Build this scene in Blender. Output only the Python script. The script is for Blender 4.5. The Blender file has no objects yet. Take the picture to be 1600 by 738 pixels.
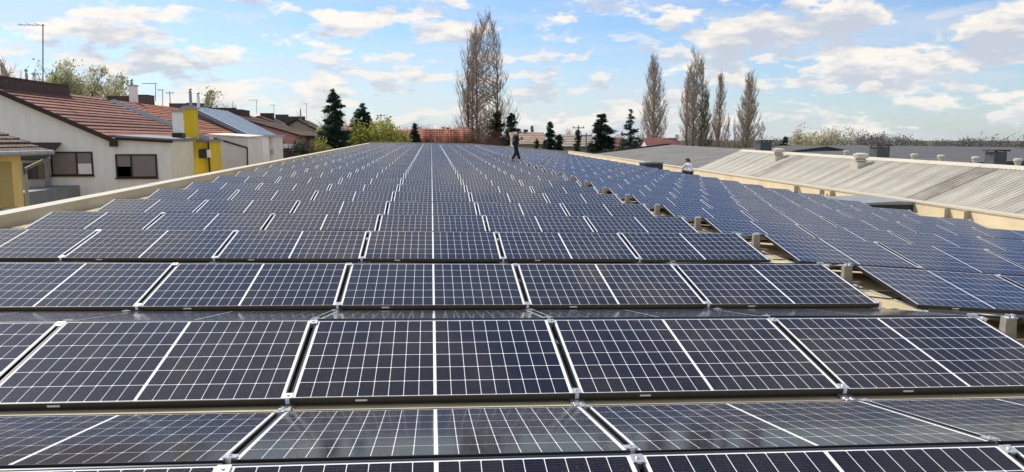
import bpy, math, random
import numpy as np
from mathutils import Vector, Matrix
R = math.radians
rnd = random.Random(7)
S = bpy.context.scene
C = S.collection

# ------------------------------------------------------------------ camera
F_PX, YAW, PIT = 1192.54, 0.10436, 0.12595          # focal length in px of a 1600 px wide frame
CAM = Vector((-0.002, -0.714, 1.386))
cam = bpy.data.cameras.new('camera')
cam.sensor_width = 36.0
cam.lens = 36.0 * F_PX / 1600.0
cam.clip_start, cam.clip_end = 0.05, 6000
camo = bpy.data.objects.new('camera', cam); C.objects.link(camo)
camo.location = CAM
camo.rotation_euler = (math.pi / 2 - PIT, 0, -YAW)
S.camera = camo

# ------------------------------------------------------------------ sky and sun
SUN_AZ, SUN_EL = R(-42), R(49)                        # azimuth measured from the row direction (+Y), to the right
w = bpy.data.worlds.new('World'); S.world = w; w.use_nodes = True
nt = w.node_tree; nt.nodes.clear()
def wn(t, **k):
    n = nt.nodes.new(t)
    for a, b in k.items(): setattr(n, a, b)
    return n
def wl(a, b): nt.links.new(a, b)
out = wn('ShaderNodeOutputWorld'); bg = wn('ShaderNodeBackground'); bg.inputs['Strength'].default_value = 0.095
sky = wn('ShaderNodeTexSky', sky_type='NISHITA', sun_disc=False)
sky.sun_elevation = SUN_EL; sky.sun_rotation = SUN_AZ; sky.altitude = 100
sky.air_density, sky.dust_density, sky.ozone_density = 1.0, 0.6, 1.6
tc = wn('ShaderNodeTexCoord')
def wmath(op, a, b=None, c=None, clamp=False):
    n = wn('ShaderNodeMath', operation=op, use_clamp=clamp)
    for i, v in enumerate((a, b, c)):
        if v is None: continue
        if isinstance(v, (int, float)): n.inputs[i].default_value = v
        else: wl(v, n.inputs[i])
    return n.outputs[0]
def wnoise(scale, detail, rough, zs, off, zoff=0.0):
    m = wn('ShaderNodeMapping'); m.inputs['Scale'].default_value = (1, 1, zs)
    m.inputs['Location'].default_value = (off[0], off[1], off[2] + zoff)
    wl(tc.outputs['Generated'], m.inputs['Vector'])
    n = wn('ShaderNodeTexNoise'); n.inputs['Scale'].default_value = scale
    n.inputs['Detail'].default_value = detail; n.inputs['Roughness'].default_value = rough
    wl(m.outputs[0], n.inputs['Vector']); return n.outputs['Fac']
def wramp(v, a, b):
    n = wn('ShaderNodeMapRange', interpolation_type='SMOOTHSTEP'); n.inputs['From Min'].default_value = a
    n.inputs['From Max'].default_value = b; wl(v, n.inputs['Value']); return n.outputs[0]
def wmix(f, a, b):
    n = wn('ShaderNodeMix', data_type='RGBA')
    (wl(f, n.inputs[0]) if not isinstance(f, (int, float)) else setattr(n.inputs[0], 'default_value', f))
    for i, v in ((6, a), (7, b)):
        if isinstance(v, tuple): n.inputs[i].default_value = (*v, 1)
        else: wl(v, n.inputs[i])
    return n.outputs[2]
sep = wn('ShaderNodeSeparateXYZ'); wl(tc.outputs['Generated'], sep.inputs[0])
el = sep.outputs['Z']
OFF = (15.5, 2.5, 5.3)
big = wnoise(2.6, 2, .5, 3.2, (5.3, .4, 2.2))
cu1 = wnoise(9.0, 10, .57, 2.7, OFF)
cu2 = wnoise(9.0, 10, .57, 2.7, OFF, 0.05)              # the same field a little higher: what lies above
dens = wmath('ADD', cu1, wmath('MULTIPLY', wmath('SUBTRACT', big, .5), .55))
dens2 = wmath('ADD', cu2, wmath('MULTIPLY', wmath('SUBTRACT', big, .5), .55))
mask = wramp(dens, .495, .565)
under = wramp(dens2, .47, .63)
veil = wramp(wnoise(3.2, 6, .62, 7.0, (1.2, 8.4, .7)), .36, .68)          # thin high veil, stretched flat
haze_f = wramp(el, .13, -.01)
s0 = sky.outputs[0]
sky_t = wn('ShaderNodeVectorMath', operation='MULTIPLY'); wl(s0, sky_t.inputs[0]); sky_t.inputs[1].default_value = (.78, .94, 1.15)
vel = wmath('MULTIPLY', veil, wmath('ADD', wmath('MULTIPLY', wramp(el, .45, .03), .40), .14))
c0 = wmix(vel, sky_t.outputs[0], (5.9, 6.2, 6.6))
ccol = wmix(under, (8.4, 7.8, 6.9), (4.7, 5.0, 5.7))
c1 = wmix(wmath('MULTIPLY', mask, .9), c0, ccol)
low1 = wnoise(17.0, 8, .55, 3.0, (2.4, 6.1, 1.3)); low2 = wnoise(17.0, 8, .55, 3.0, (2.4, 6.1, 1.3), .035)   # rows of small far cumulus
lowm = wmath('MULTIPLY', wramp(low1, .53, .60), wramp(el, .17, .09))
c1 = wmix(wmath('MULTIPLY', lowm, .8), c1, wmix(wramp(low2, .47, .62), (7.9, 7.4, 6.7), (4.9, 5.2, 5.8)))
c2 = wmix(wmath('MULTIPLY', haze_f, .36), c1, (5.6, 6.0, 6.5))
wl(c2, bg.inputs['Color']); wl(bg.outputs[0], out.inputs['Surface'])

sun = bpy.data.lights.new('sun', 'SUN'); sun.energy = 3.6; sun.angle = R(0.53); sun.color = (1.0, 0.94, 0.85)
suno = bpy.data.objects.new('sun', sun); C.objects.link(suno)
sd = Vector((math.sin(SUN_AZ) * math.cos(SUN_EL), math.cos(SUN_AZ) * math.cos(SUN_EL), math.sin(SUN_EL)))
suno.rotation_euler = sd.to_track_quat('Z', 'Y').to_euler(); suno.location = sd * 60

S.view_settings.view_transform = 'Standard'; S.view_settings.look = 'None'
S.view_settings.exposure = 0.42; S.view_settings.gamma = 1.0; S.view_settings.use_curve_mapping = False
S.render.engine = 'CYCLES'
S.cycles.max_bounces = 6; S.cycles.transparent_max_bounces = 12
S.render.resolution_x, S.render.resolution_y = 1024, 472

# ------------------------------------------------------------------ pixel -> world point, at a given Y (used to survey the site)
_cy, _sy = math.cos(YAW), math.sin(YAW)
FWD = Vector((_sy * math.cos(PIT), _cy * math.cos(PIT), -math.sin(PIT)))
RGT = Vector((_cy, -_sy, 0)); UPV = RGT.cross(FWD)
def at(px, py, Y):
    d = FWD + RGT * ((px - 800) / F_PX) + UPV * ((369 - py) / F_PX)
    return CAM + d * ((Y - CAM.y) / d.y)
def project(p):
    d = Vector(p) - CAM; z = d.dot(FWD)
    if z < .1: return None
    return 800 + F_PX * d.dot(RGT) / z, 369 - F_PX * d.dot(UPV) / z, z

# ------------------------------------------------------------------ materials
MATS = {}
def mat(name, col, rough=.8, metal=0., var=0., scale=4., spec=.4, bump=0., bscale=30., col2=None, streak=None, objvar=0., coat=0., detail=5.):
    if name in MATS: return MATS[name]
    m = bpy.data.materials.new(name); m.use_nodes = True; t = m.node_tree; b = t.nodes['Principled BSDF']
    b.inputs['Roughness'].default_value = rough; b.inputs['Metallic'].default_value = metal
    b.inputs['Specular IOR Level'].default_value = spec; b.inputs['Coat Weight'].default_value = coat
    c = tuple(col) + (1,)
    b.inputs['Base Color'].default_value = c
    last = None
    if var or col2:
        tcn = t.nodes.new('ShaderNodeTexCoord'); mp = t.nodes.new('ShaderNodeMapping')
        if streak: mp.inputs['Scale'].default_value = streak
        t.links.new(tcn.outputs['Object'], mp.inputs[0])
        n = t.nodes.new('ShaderNodeTexNoise'); n.inputs['Scale'].default_value = scale; n.inputs['Detail'].default_value = detail
        n.inputs['Roughness'].default_value = .62
        t.links.new(mp.outputs[0], n.inputs['Vector'])
        r = t.nodes.new('ShaderNodeMapRange'); r.inputs['From Min'].default_value = .3; r.inputs['From Max'].default_value = .7
        t.links.new(n.outputs['Fac'], r.inputs['Value'])
        mx = t.nodes.new('ShaderNodeMix'); mx.data_type = 'RGBA'
        t.links.new(r.outputs[0], mx.inputs[0])
        a_ = tuple(max(0, v * (1 - var)) for v in col); b_ = col2 if col2 else tuple(min(1, v * (1 + var)) for v in col)
        mx.inputs[6].default_value = (*a_, 1); mx.inputs[7].default_value = (*b_, 1)
        last = mx.outputs[2]
    if objvar:
        oi = t.nodes.new('ShaderNodeObjectInfo'); r2 = t.nodes.new('ShaderNodeMapRange')
        r2.inputs['To Min'].default_value = 1 - objvar; r2.inputs['To Max'].default_value = 1 + objvar
        t.links.new(oi.outputs['Random'], r2.inputs['Value'])
        vm = t.nodes.new('ShaderNodeVectorMath'); vm.operation = 'SCALE'
        if last: t.links.new(last, vm.inputs[0])
        else: vm.inputs[0].default_value = col
        t.links.new(r2.outputs[0], vm.inputs['Scale']); last = vm.outputs[0]
    if last: t.links.new(last, b.inputs['Base Color'])
    if bump:
        tcn = t.nodes.new('ShaderNodeTexCoord'); n = t.nodes.new('ShaderNodeTexNoise'); n.inputs['Scale'].default_value = bscale
        n.inputs['Detail'].default_value = 4; t.links.new(tcn.outputs['Object'], n.inputs['Vector'])
        bp = t.nodes.new('ShaderNodeBump'); bp.inputs['Strength'].default_value = bump; bp.inputs['Distance'].default_value = .02
        t.links.new(n.outputs['Fac'], bp.inputs['Height']); t.links.new(bp.outputs[0], b.inputs['Normal'])
    MATS[name] = m; return m

# ------------------------------------------------------------------ mesh helpers
class MB:
    def __init__(s): s.v = []; s.f = []; s.m = []
    def poly(s, pts, mi=0):
        k = len(s.v); s.v += [tuple(p) for p in pts]; s.f.append(tuple(range(k, k + len(pts)))); s.m.append(mi)
    def box(s, x0, x1, y0, y1, z0, z1, mi=0):
        k = len(s.v)
        s.v += [(x0,y0,z0),(x1,y0,z0),(x1,y1,z0),(x0,y1,z0),(x0,y0,z1),(x1,y0,z1),(x1,y1,z1),(x0,y1,z1)]
        for q in ((0,3,2,1),(4,5,6,7),(0,1,5,4),(1,2,6,5),(2,3,7,6),(3,0,4,7)):
            s.f.append(tuple(k + i for i in q)); s.m.append(mi)
    def prism(s, pts, d, mi=0):                     # extrude polygon pts by vector d
        k = len(s.v); n = len(pts); d = Vector(d)
        s.v += [tuple(p) for p in pts] + [tuple(Vector(p) + d) for p in pts]
        s.f.append(tuple(range(k + n - 1, k - 1, -1))); s.f.append(tuple(range(k + n, k + 2 * n))); s.m += [mi, mi]
        for i in range(n):
            j = (i + 1) % n; s.f.append((k + i, k + j, k + n + j, k + n + i)); s.m.append(mi)
    def tube(s, pts, rad, n=6, mi=0, cap=True):
        k = len(s.v); P = [Vector(p) for p in pts]
        for i, p in enumerate(P):
            t = (P[min(i + 1, len(P) - 1)] - P[max(i - 1, 0)]).normalized()
            a = t.cross(Vector((0, 0, 1)) if abs(t.z) < .9 else Vector((1, 0, 0))).normalized(); b = t.cross(a)
            r = rad[i] if isinstance(rad, (list, tuple)) else rad
            for j in range(n):
                an = 2 * math.pi * j / n; s.v.append(tuple(p + a * (r * math.cos(an)) + b * (r * math.sin(an))))
        for i in range(len(P) - 1):
            for j in range(n):
                q = (j + 1) % n; s.f.append((k + i*n + j, k + i*n + q, k + (i+1)*n + q, k + (i+1)*n + j)); s.m.append(mi)
        if cap:
            s.f.append(tuple(k + j for j in range(n))[::-1]); s.f.append(tuple(k + (len(P)-1)*n + j for j in range(n))); s.m += [mi, mi]
    def mesh(s, name, mats):
        me = bpy.data.meshes.new(name); me.from_pydata(s.v, [], s.f)
        if not isinstance(mats, (list, tuple)): mats = [mats]
        for m in mats: me.materials.append(m)
        if len(mats) > 1: me.polygons.foreach_set('material_index', s.m)
        return me
    def build(s, name, mats, parent=None, smooth=False):
        me = s.mesh(name, mats)
        if smooth: me.polygons.foreach_set('use_smooth', [True] * len(me.polygons))
        return link(name, me, parent)
def link(name, me, parent=None):
    o = bpy.data.objects.new(name, me); C.objects.link(o)
    if parent is not None: o.parent = parent
    return o
def np_mesh(name, V, Fq, mats, mi=None):            # V (n,3), Fq (m,k) faces of equal size
    me = bpy.data.meshes.new(name); V = np.asarray(V, np.float32); Fq = np.asarray(Fq, np.int32); m, k = Fq.shape
    me.vertices.add(len(V)); me.vertices.foreach_set('co', V.ravel())
    me.loops.add(m * k); me.loops.foreach_set('vertex_index', Fq.ravel())
    me.polygons.add(m); me.polygons.foreach_set('loop_start', np.arange(0, m * k, k, dtype=np.int32))
    for q in (mats if isinstance(mats, (list, tuple)) else [mats]): me.materials.append(q)
    if mi is not None: me.polygons.foreach_set('material_index', np.asarray(mi, np.int32))
    me.update(calc_edges=True); return me
def tag(o, label=None, cat=None, group=None, kind=None):
    if label: o['label'] = label
    if cat: o['category'] = cat
    if group: o['group'] = group
    if kind: o['kind'] = kind
    return o
def empty(name, loc, label=None, cat=None, group=None):
    o = bpy.data.objects.new(name, None); C.objects.link(o); o.location = loc; o.empty_display_size = .2
    return tag(o, label, cat, group)
def rel(o):                                        # child meshes below are written in world coordinates
    return Matrix.Translation(-Vector(o.location))
def part(mb, name, mats, root, smooth=False, label=None, parent=None):
    """a part whose mesh builder holds world coordinates; root is the thing's Empty (no rotation)"""
    o = mb.build(name, mats, parent or root, smooth)
    o.data.transform(rel(root)); 
    if label: o['label'] = label
    return o
ORD = 'zeroth first second third fourth fifth sixth seventh eighth ninth tenth eleventh twelfth thirteenth fourteenth fifteenth sixteenth seventeenth eighteenth nineteenth twentieth'.split()
for i in range(21, 40):
    ORD.append(('twenty-' if i < 30 else 'thirty-') + ORD[i % 10] if i % 10 else 'thirtieth')

GROUND = -6.2
# ------------------------------------------------------------------ ground
gm = mat('ground_mat', (.13, .12, .075), .95, var=.45, scale=.03, col2=(.09, .11, .045))
mb = MB(); mb.poly([(-3000, -1500, GROUND), (3000, -1500, GROUND), (3000, 4500, GROUND), (-3000, 4500, GROUND)])
tag(mb.build('ground', gm), kind='structure')

# ------------------------------------------------------------------ the roof we stand on
TU, TV, TR = -0.01886, 0.01061, -0.079              # slopes of the two roof planes
XR = 4.55                                           # roof crest, under the walkway
P, W, L, WP, AL = 2.4525, 1.748, 1.134, 1.722, 0.1774
NROW = 34
DZ = {4: .024, 5: -.012, 6: -.02, 7: -.012, 8: -.022, 9: -.008, 10: .01}
def plane(x, y):                                    # height of the panel ridges
    return (TU * x if x <= XR else TU * XR + TR * (x - XR)) + TV * y
FLOOR = -0.254
def floor(x, y): return plane(x, y) + FLOOR
Y0, Y1 = -6.0, NROW * P + 3.2
XL, XRR = -6.75, 15.6
roofm = mat('roof_membrane', (.56, .45, .24), .85, var=.18, scale=1.3, col2=(.64, .53, .32), bump=.2, bscale=8)
paintm = mat('cream_render', (.66, .55, .36), .85, var=.12, scale=1.0, col2=(.72, .62, .44))
capm = mat('pale_coping', (.62, .57, .46), .75, var=.15, scale=2., col2=(.52, .47, .37))
b = empty('warehouse_building', (0, 0, GROUND), 'long warehouse with low gabled cream roof carrying the solar panels', 'building')
mb = MB()
for xa, xb in ((XL, XR), (XR, XRR)):
    mb.poly([(xa, Y0, floor(xa if xa <= XR and xa != XR else XR, Y0) if xa <= XR else 0, ), (xb, Y0, floor(xb, Y0)), (xb, Y1, floor(xb, Y1)), (xa, Y1, floor(xa, Y1))])
part(mb, 'roof_surface', roofm, b)
# flashing joints across the roof membrane
mb = MB()
for y in np.arange(2.2, Y1, 4.9):
    for xa, xb in ((XL, XR), (XR, XRR)):
        mb.prism([(xa, y, floor(xa, y) + .001), (xb, y, floor(xb, y) + .001), (xb, y, floor(xb, y) + .006), (xa, y, floor(xa, y) + .006)], (0, .12, .0013))
part(mb, 'membrane_seam', mat('membrane_seam_mat', (.40, .34, .22), .9), b)
def parapet(x0, x1, hh, y0, y1, capw):
    m = MB(); m.prism([(x0, y0, GROUND), (x1, y0, GROUND), (x1, y0, floor(min(max(x0, XL), XRR), y0) + hh), (x0, y0, floor(min(max(x0, XL), XRR), y0) + hh)], (0, y1 - y0, TV * (y1 - y0)))
    o = part(m, 'parapet', paintm, b)
    n = 26; dy = (y1 - y0) / n                      # coping laid in lengths, each a piece
    for i in range(n):
        ya, yb = y0 + i * dy, y0 + (i + 1) * dy - .012
        zz = floor(min(max(x0, XL), XRR), ya) + hh + rnd.uniform(0, .008)
        c = MB(); c.prism([(x0 - capw, ya, zz), (x1 + capw, ya, zz), (x1 + capw, ya, zz + .05), (x0 - capw, ya, zz + .05)], (0, yb - ya, TV * (yb - ya)))
        part(c, 'coping', capm, b, parent=o)
parapet(XL - .28, XL, .156, Y0, Y1, .03)
parapet(XRR, XRR + .3, .326, Y0, Y1, .03)
m = MB()
for xa, xb in ((XL, XR), (XR, XRR)):
    m.prism([(xa, Y1, GROUND), (xb, Y1, GROUND), (xb, Y1, floor(xb, Y1) + .34), (xa, Y1, floor(xa, Y1) + .34)], (0, .3, 0))
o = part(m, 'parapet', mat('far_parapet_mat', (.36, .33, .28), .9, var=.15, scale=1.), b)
m = MB(); m.box(XL - .27, XRR + .29, Y0, Y0 + .25, GROUND, -1.9); part(m, 'rear_wall', paintm, b)

# ------------------------------------------------------------------ solar panels
def cell_material(name, ca, cb_):
    m = bpy.data.materials.new(name); m.use_nodes = True; t = m.node_tree; bs = t.nodes['Principled BSDF']
    uv = t.nodes.new('ShaderNodeUVMap'); sp = t.nodes.new('ShaderNodeSeparateXYZ'); t.links.new(uv.outputs[0], sp.inputs[0])
    mu = t.nodes.new('ShaderNodeMath'); mu.operation = 'MULTIPLY'; mu.inputs[1].default_value = 9; t.links.new(sp.outputs['Y'], mu.inputs[0])
    fr = t.nodes.new('ShaderNodeMath'); fr.operation = 'FRACT'; t.links.new(mu.outputs[0], fr.inputs[0])
    gt = t.nodes.new('ShaderNodeMath'); gt.operation = 'LESS_THAN'; gt.inputs[1].default_value = .055; t.links.new(fr.outputs[0], gt.inputs[0])
    oi = t.nodes.new('ShaderNodeObjectInfo'); cr = t.nodes.new('ShaderNodeMix'); cr.data_type = 'RGBA'
    cr.inputs[6].default_value = (*ca, 1); cr.inputs[7].default_value = (*cb_, 1); t.links.new(oi.outputs['Random'], cr.inputs[0])
    mx = t.nodes.new('ShaderNodeMix'); mx.data_type = 'RGBA'; t.links.new(gt.outputs[0], mx.inputs[0]); t.links.new(cr.outputs[2], mx.inputs[6])
    mx.inputs[7].default_value = (.07, .07, .085, 1); t.links.new(mx.outputs[2], bs.inputs['Base Color'])
    bs.inputs['Roughness'].default_value = .55; bs.inputs['Specular IOR Level'].default_value = .02
    return m
def glass_material():
    m = bpy.data.materials.new('solar_glass'); m.use_nodes = True; t = m.node_tree; t.nodes.clear()
    o = t.nodes.new('ShaderNodeOutputMaterial'); tr = t.nodes.new('ShaderNodeBsdfTransparent'); gl = t.nodes.new('ShaderNodeBsdfGlossy')
    gl.inputs['Roughness'].default_value = .10
    fr = t.nodes.new('ShaderNodeFresnel'); ge = t.nodes.new('ShaderNodeNewGeometry'); ir = t.nodes.new('ShaderNodeMapRange')   # a thin pane: the same reflectance from both sides
    ir.inputs['To Min'].default_value = 1.27; ir.inputs['To Max'].default_value = 1 / 1.27; t.links.new(ge.outputs['Backfacing'], ir.inputs['Value']); t.links.new(ir.outputs[0], fr.inputs['IOR'])
    mx = t.nodes.new('ShaderNodeMixShader'); t.links.new(fr.outputs[0], mx.inputs[0]); t.links.new(tr.outputs[0], mx.inputs[1]); t.links.new(gl.outputs[0], mx.inputs[2])
    # dust and dried drops on the pane
    tcn = t.nodes.new('ShaderNodeTexCoord')
    oi = t.nodes.new('ShaderNodeObjectInfo'); ad = t.nodes.new('ShaderNodeVectorMath'); ad.operation = 'ADD'
    sc = t.nodes.new('ShaderNodeVectorMath'); sc.operation = 'SCALE'; sc.inputs[0].default_value = (31, 17, 5); t.links.new(oi.outputs['Random'], sc.inputs['Scale'])
    t.links.new(tcn.outputs['Object'], ad.inputs[0]); t.links.new(sc.outputs[0], ad.inputs[1])
    n1 = t.nodes.new('ShaderNodeTexNoise'); n1.inputs['Scale'].default_value = 120; n1.inputs['Detail'].default_value = 2
    n2 = t.nodes.new('ShaderNodeTexNoise'); n2.inputs['Scale'].default_value = 2.6; n2.inputs['Detail'].default_value = 5
    for n in (n1, n2): t.links.new(ad.outputs[0], n.inputs['Vector'])
    r1 = t.nodes.new('ShaderNodeMapRange'); r1.inputs['From Min'].default_value = .58; r1.inputs['From Max'].default_value = .76; r1.inputs['To Max'].default_value = .20
    t.links.new(n1.outputs['Fac'], r1.inputs['Value'])
    r2 = t.nodes.new('ShaderNodeMapRange'); r2.inputs['From Min'].default_value = .3; r2.inputs['From Max'].default_value = .75; r2.inputs['To Min'].default_value = .002; r2.inputs['To Max'].default_value = .018
    t.links.new(n2.outputs['Fac'], r2.inputs['Value'])
    sm = t.nodes.new('ShaderNodeMath'); sm.operation = 'ADD'; t.links.new(r1.outputs[0], sm.inputs[0]); t.links.new(r2.outputs[0], sm.inputs[1])
    n3 = t.nodes.new('ShaderNodeTexNoise'); n3.inputs['Scale'].default_value = 11; n3.inputs['Detail'].default_value = 3; t.links.new(ad.outputs[0], n3.inputs['Vector'])
    r3 = t.nodes.new('ShaderNodeMapRange'); r3.inputs['From Min'].default_value = .755; r3.inputs['From Max'].default_value = .79; r3.inputs['To Max'].default_value = .6; t.links.new(n3.outputs['Fac'], r3.inputs['Value'])
    pr_ = t.nodes.new('ShaderNodeMapRange'); pr_.inputs['To Min'].default_value = .4; pr_.inputs['To Max'].default_value = 1.6; t.links.new(oi.outputs['Random'], pr_.inputs['Value'])
    ml = t.nodes.new('ShaderNodeMath'); ml.operation = 'MULTIPLY_ADD'; t.links.new(sm.outputs[0], ml.inputs[0]); t.links.new(pr_.outputs[0], ml.inputs[1]); t.links.new(r3.outputs[0], ml.inputs[2]); sm = ml
    df = t.nodes.new('ShaderNodeBsdfDiffuse'); df.inputs['Color'].default_value = (.44, .42, .41, 1)
    m2 = t.nodes.new('ShaderNodeMixShader'); t.links.new(sm.outputs[0], m2.inputs[0]); t.links.new(mx.outputs[0], m2.inputs[1]); t.links.new(df.outputs[0], m2.inputs[2])
    t.links.new(m2.outputs[0], o.inputs['Surface']); return m
cellm, cellb, glassm = cell_material('black_silicon_cell', (.0035, .0050, .0135), (.0070, .0062, .0150)), cell_material('sky_tinted_cell', (.005, .017, .060), (.008, .020, .068)), glass_material()  # second cell colour has the blue sky reflection of the right array painted in
sheetm = mat('white_backsheet', (.86, .86, .86), .7)
framem = mat('black_anodised', (.016, .016, .017), .38, metal=.0, spec=.5)
alum = mat('raw_aluminium', (.72, .71, .69), .36, metal=.85, var=.08, scale=9)
galv = mat('galvanised_post', (.40, .36, .30), .55, metal=.25, var=.2, scale=14)
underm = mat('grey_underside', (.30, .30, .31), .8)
# one panel: x along the row, y up the slope, z normal; origin at the middle of the glass
hx, hy, TH, LIP = WP / 2, L / 2, .035, .010
def box_vf(x0, x1, y0, y1, z0, z1):
    v = [(x0,y0,z0),(x1,y0,z0),(x1,y1,z0),(x0,y1,z0),(x0,y0,z1),(x1,y0,z1),(x1,y1,z1),(x0,y1,z1)]
    return v, [(0,3,2,1),(4,5,6,7),(0,1,5,4),(1,2,6,5),(2,3,7,6),(3,0,4,7)]
fb = MB()
fb.box(-hx, hx, -hy, -hy + LIP, -TH, .0015); fb.box(-hx, hx, hy - LIP, hy, -TH, .0015)
fb.box(-hx, -hx + LIP, -hy + LIP, hy - LIP, -TH, .0012); fb.box(hx - LIP, hx, -hy + LIP, hy - LIP, -TH, .0012)
frame_me = fb.mesh('frame', framem)
sb = MB(); a, c = hx - LIP, hy - LIP
sb.poly([(-a, -c, -.0026), (a, -c, -.0026), (a, c, -.0026), (-a, c, -.0026)], 0)
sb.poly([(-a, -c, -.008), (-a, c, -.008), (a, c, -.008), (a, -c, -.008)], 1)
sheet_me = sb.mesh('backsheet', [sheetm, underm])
gb = MB(); gb.poly([(-a, -c, 0), (a, -c, 0), (a, c, 0), (-a, c, 0)]); glass_me = gb.mesh('glass_pane', glassm)
CG, CGY, MIDG, SM, EM = .0037, .0060, .019, .020, .012    # cell gaps, middle strip, side margin, end margin
cw = (2 * a - MIDG - 2 * SM - 16 * CG) / 18; chh = (2 * c - 2 * EM - 5 * CGY) / 6
cells = []
for half in (0, 1):
    x0 = -a + SM if half == 0 else MIDG / 2
    for i in range(9):
        for j in range(6):
            cells.append((x0 + i * (cw + CG) + cw / 2, -c + EM + j * (chh + CGY) + chh / 2))
k = .0045                                            # clipped cell corners
one = [(-cw/2+k,-chh/2),(cw/2-k,-chh/2),(cw/2,-chh/2+k),(cw/2,chh/2-k),(cw/2-k,chh/2),(-cw/2+k,chh/2),(-cw/2,chh/2-k),(-cw/2,-chh/2+k)]
cell_me = bpy.data.meshes.new('cell'); cell_me.from_pydata([(x, y, 0) for x, y in one], [], [tuple(range(8))]); cell_me.materials.append(cellm)
uvl = cell_me.uv_layers.new(name='UVMap')
for i, (x, y) in enumerate(one): uvl.data[i].uv = (x / cw + .5, y / chh + .5)
CZ = -.002
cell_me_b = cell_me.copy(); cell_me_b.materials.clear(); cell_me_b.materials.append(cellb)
gv = []; gf = []
for x, y in cells:
    q = len(gv); gv += [(x-cw/2,y-chh/2,CZ),(x+cw/2,y-chh/2,CZ),(x+cw/2,y+chh/2,CZ),(x-cw/2,y+chh/2,CZ)]; gf.append((q,q+1,q+2,q+3))
grid_me = np_mesh('cell_grid', gv, gf, cellm)
uvl = grid_me.uv_layers.new(name='UVMap'); uvl.data.foreach_set('uv', np.tile([0,0,1,0,1,1,0,1], len(gf)).astype(np.float32))
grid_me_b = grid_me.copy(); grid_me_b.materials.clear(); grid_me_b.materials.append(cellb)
# clamp: a small pressed aluminium block with two flanges and a bolt head
cb = MB(); cb.box(-.012, .012, -.035, .035, -.03, .004); cb.box(-.028, .028, -.03, .03, .0035, .008); cb.tube([(0, 0, .008), (0, 0, .015)], .008, 6)
clamp_me = cb.mesh('clamp', alum)
fbk = MB()                                           # foot bracket under the low edge: plate, flange and three webs
fbk.box(-.045, .045, -.05, .0, -.045, -.037); fbk.box(-.045, .045, -.055, -.048, -.05, -.037)
for x in (-.04, -.0, .04): fbk.prism([(x - .006, -.056, -.05), (x + .006, -.056, -.05), (x + .006, -.13, -.062), (x - .006, -.13, -.062)], (0, 0, .008))
foot_me = fbk.mesh('foot_bracket', alum)
st = MB(); st.box(-.035, .035, -hy - .0015, -hy, -.024, -.012); sticker_me = st.mesh('label_sticker', mat('sticker_white', (.75, .75, .73), .6))

rz = L * math.sin(AL); ry = L * math.cos(AL); RG = .012
def panel_matrix(side, xc, n):
    """side 'F' leans to the camera, 'B' away from it; xc centre across; n row"""
    t = TU if xc < XR else TR
    yr = n * P; dz = DZ.get(n, 0)
    if side == 'F': ya, sgn = yr - RG, -1
    else: ya, sgn = yr + RG, 1
    top = Vector((xc, ya, plane(xc, ya) + dz)); low = Vector((xc, ya + sgn * ry, plane(xc, ya + sgn * ry) + dz - rz))
    ey = (top - low).normalized(); ex = Vector((1, 0, t)) if side == 'F' else Vector((-1, 0, -t))
    ex = (ex - ey * ex.dot(ey)).normalized(); ez = ex.cross(ey)
    mid = (top + low) / 2
    M = Matrix(((ex.x, ey.x, ez.x, mid.x), (ex.y, ey.y, ez.y, mid.y), (ex.z, ey.z, ez.z, mid.z), (0, 0, 0, 1)))
    return M
COLS = [('left', 3 - i + 0, (2 - (2 - i)) ) for i in range(0)]
cols = []                                            # (array, order from the walkway, centre x)
for i in range(6): cols.append(('left', i + 1, (2 - i) * W))
XA = 2.5 * W + .36                                   # left end of the right-hand array
for i in range(5): cols.append(('right', i + 1, XA + W / 2 + i * W))
cand = []
for n in range(0, NROW + 1):
    for arr, k, xc in cols:
        for side in 'FB':
            M = panel_matrix(side, xc, n)
            M = M @ Matrix.Rotation(rnd.gauss(0, .003), 4, 'X') @ Matrix.Rotation(rnd.gauss(0, .002), 4, 'Y')
            pts = [project(M @ Vector((sx * hx, sy * hy, 0))) for sx in (-1, 0, 1) for sy in (-1, 1)]
            vis = any(p and -10 < p[0] < 1610 and -10 < p[1] < 742 for p in pts) and n >= 1
            if side == 'B' and n > 2: vis = False    # hidden behind the ridges
            if side == 'B' and arr == 'right': vis = False
            cand.append((vis, n, side, arr, k, xc, M))
cand_v = sorted([c_ for c_ in cand if c_[0]], key=lambda c_: (c_[1], c_[2]))
single = cand_v[:300]; ids = {id(c_) for c_ in single}
rest = [c_ for c_ in cand if id(c_) not in ids]
for vis, n, side, arr, k, xc, M in single:
    face = 'tilted toward the camera' if side == 'F' else 'tilted away from the camera'
    pos = ('%s column %s of walkway' % (ORD[k], arr))
    root = empty('solar_panel', (0, 0, 0), 'black framed solar panel %s, %s row, %s' % (face, ORD[n], pos), 'solar panel', 'solar panels in tent rows on the roof')
    root.matrix_world = M
    link('frame', frame_me, root); link('backsheet', sheet_me, root); link('glass_pane', glass_me, root)
    big_ = (n <= 4) if side == 'F' else n == 1
    if big_:
        for x, y in cells:
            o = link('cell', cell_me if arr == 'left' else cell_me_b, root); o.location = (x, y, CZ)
    else:
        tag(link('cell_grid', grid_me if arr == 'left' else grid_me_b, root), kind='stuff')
    if n <= 14:
        gapx = W / 2 * (1 if side == 'F' else -1)
        for yy in (-hy + .03, hy - .05):
            o = link('clamp', clamp_me, root); o.location = (gapx, yy, 0)
        if side == 'F':
            o = link('foot_bracket', foot_me, root); o.location = (gapx, -hy, 0)
            if n <= 7: o = link('label_sticker', sticker_me, root); o.location = (-hx + .42, 0, 0)
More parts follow.
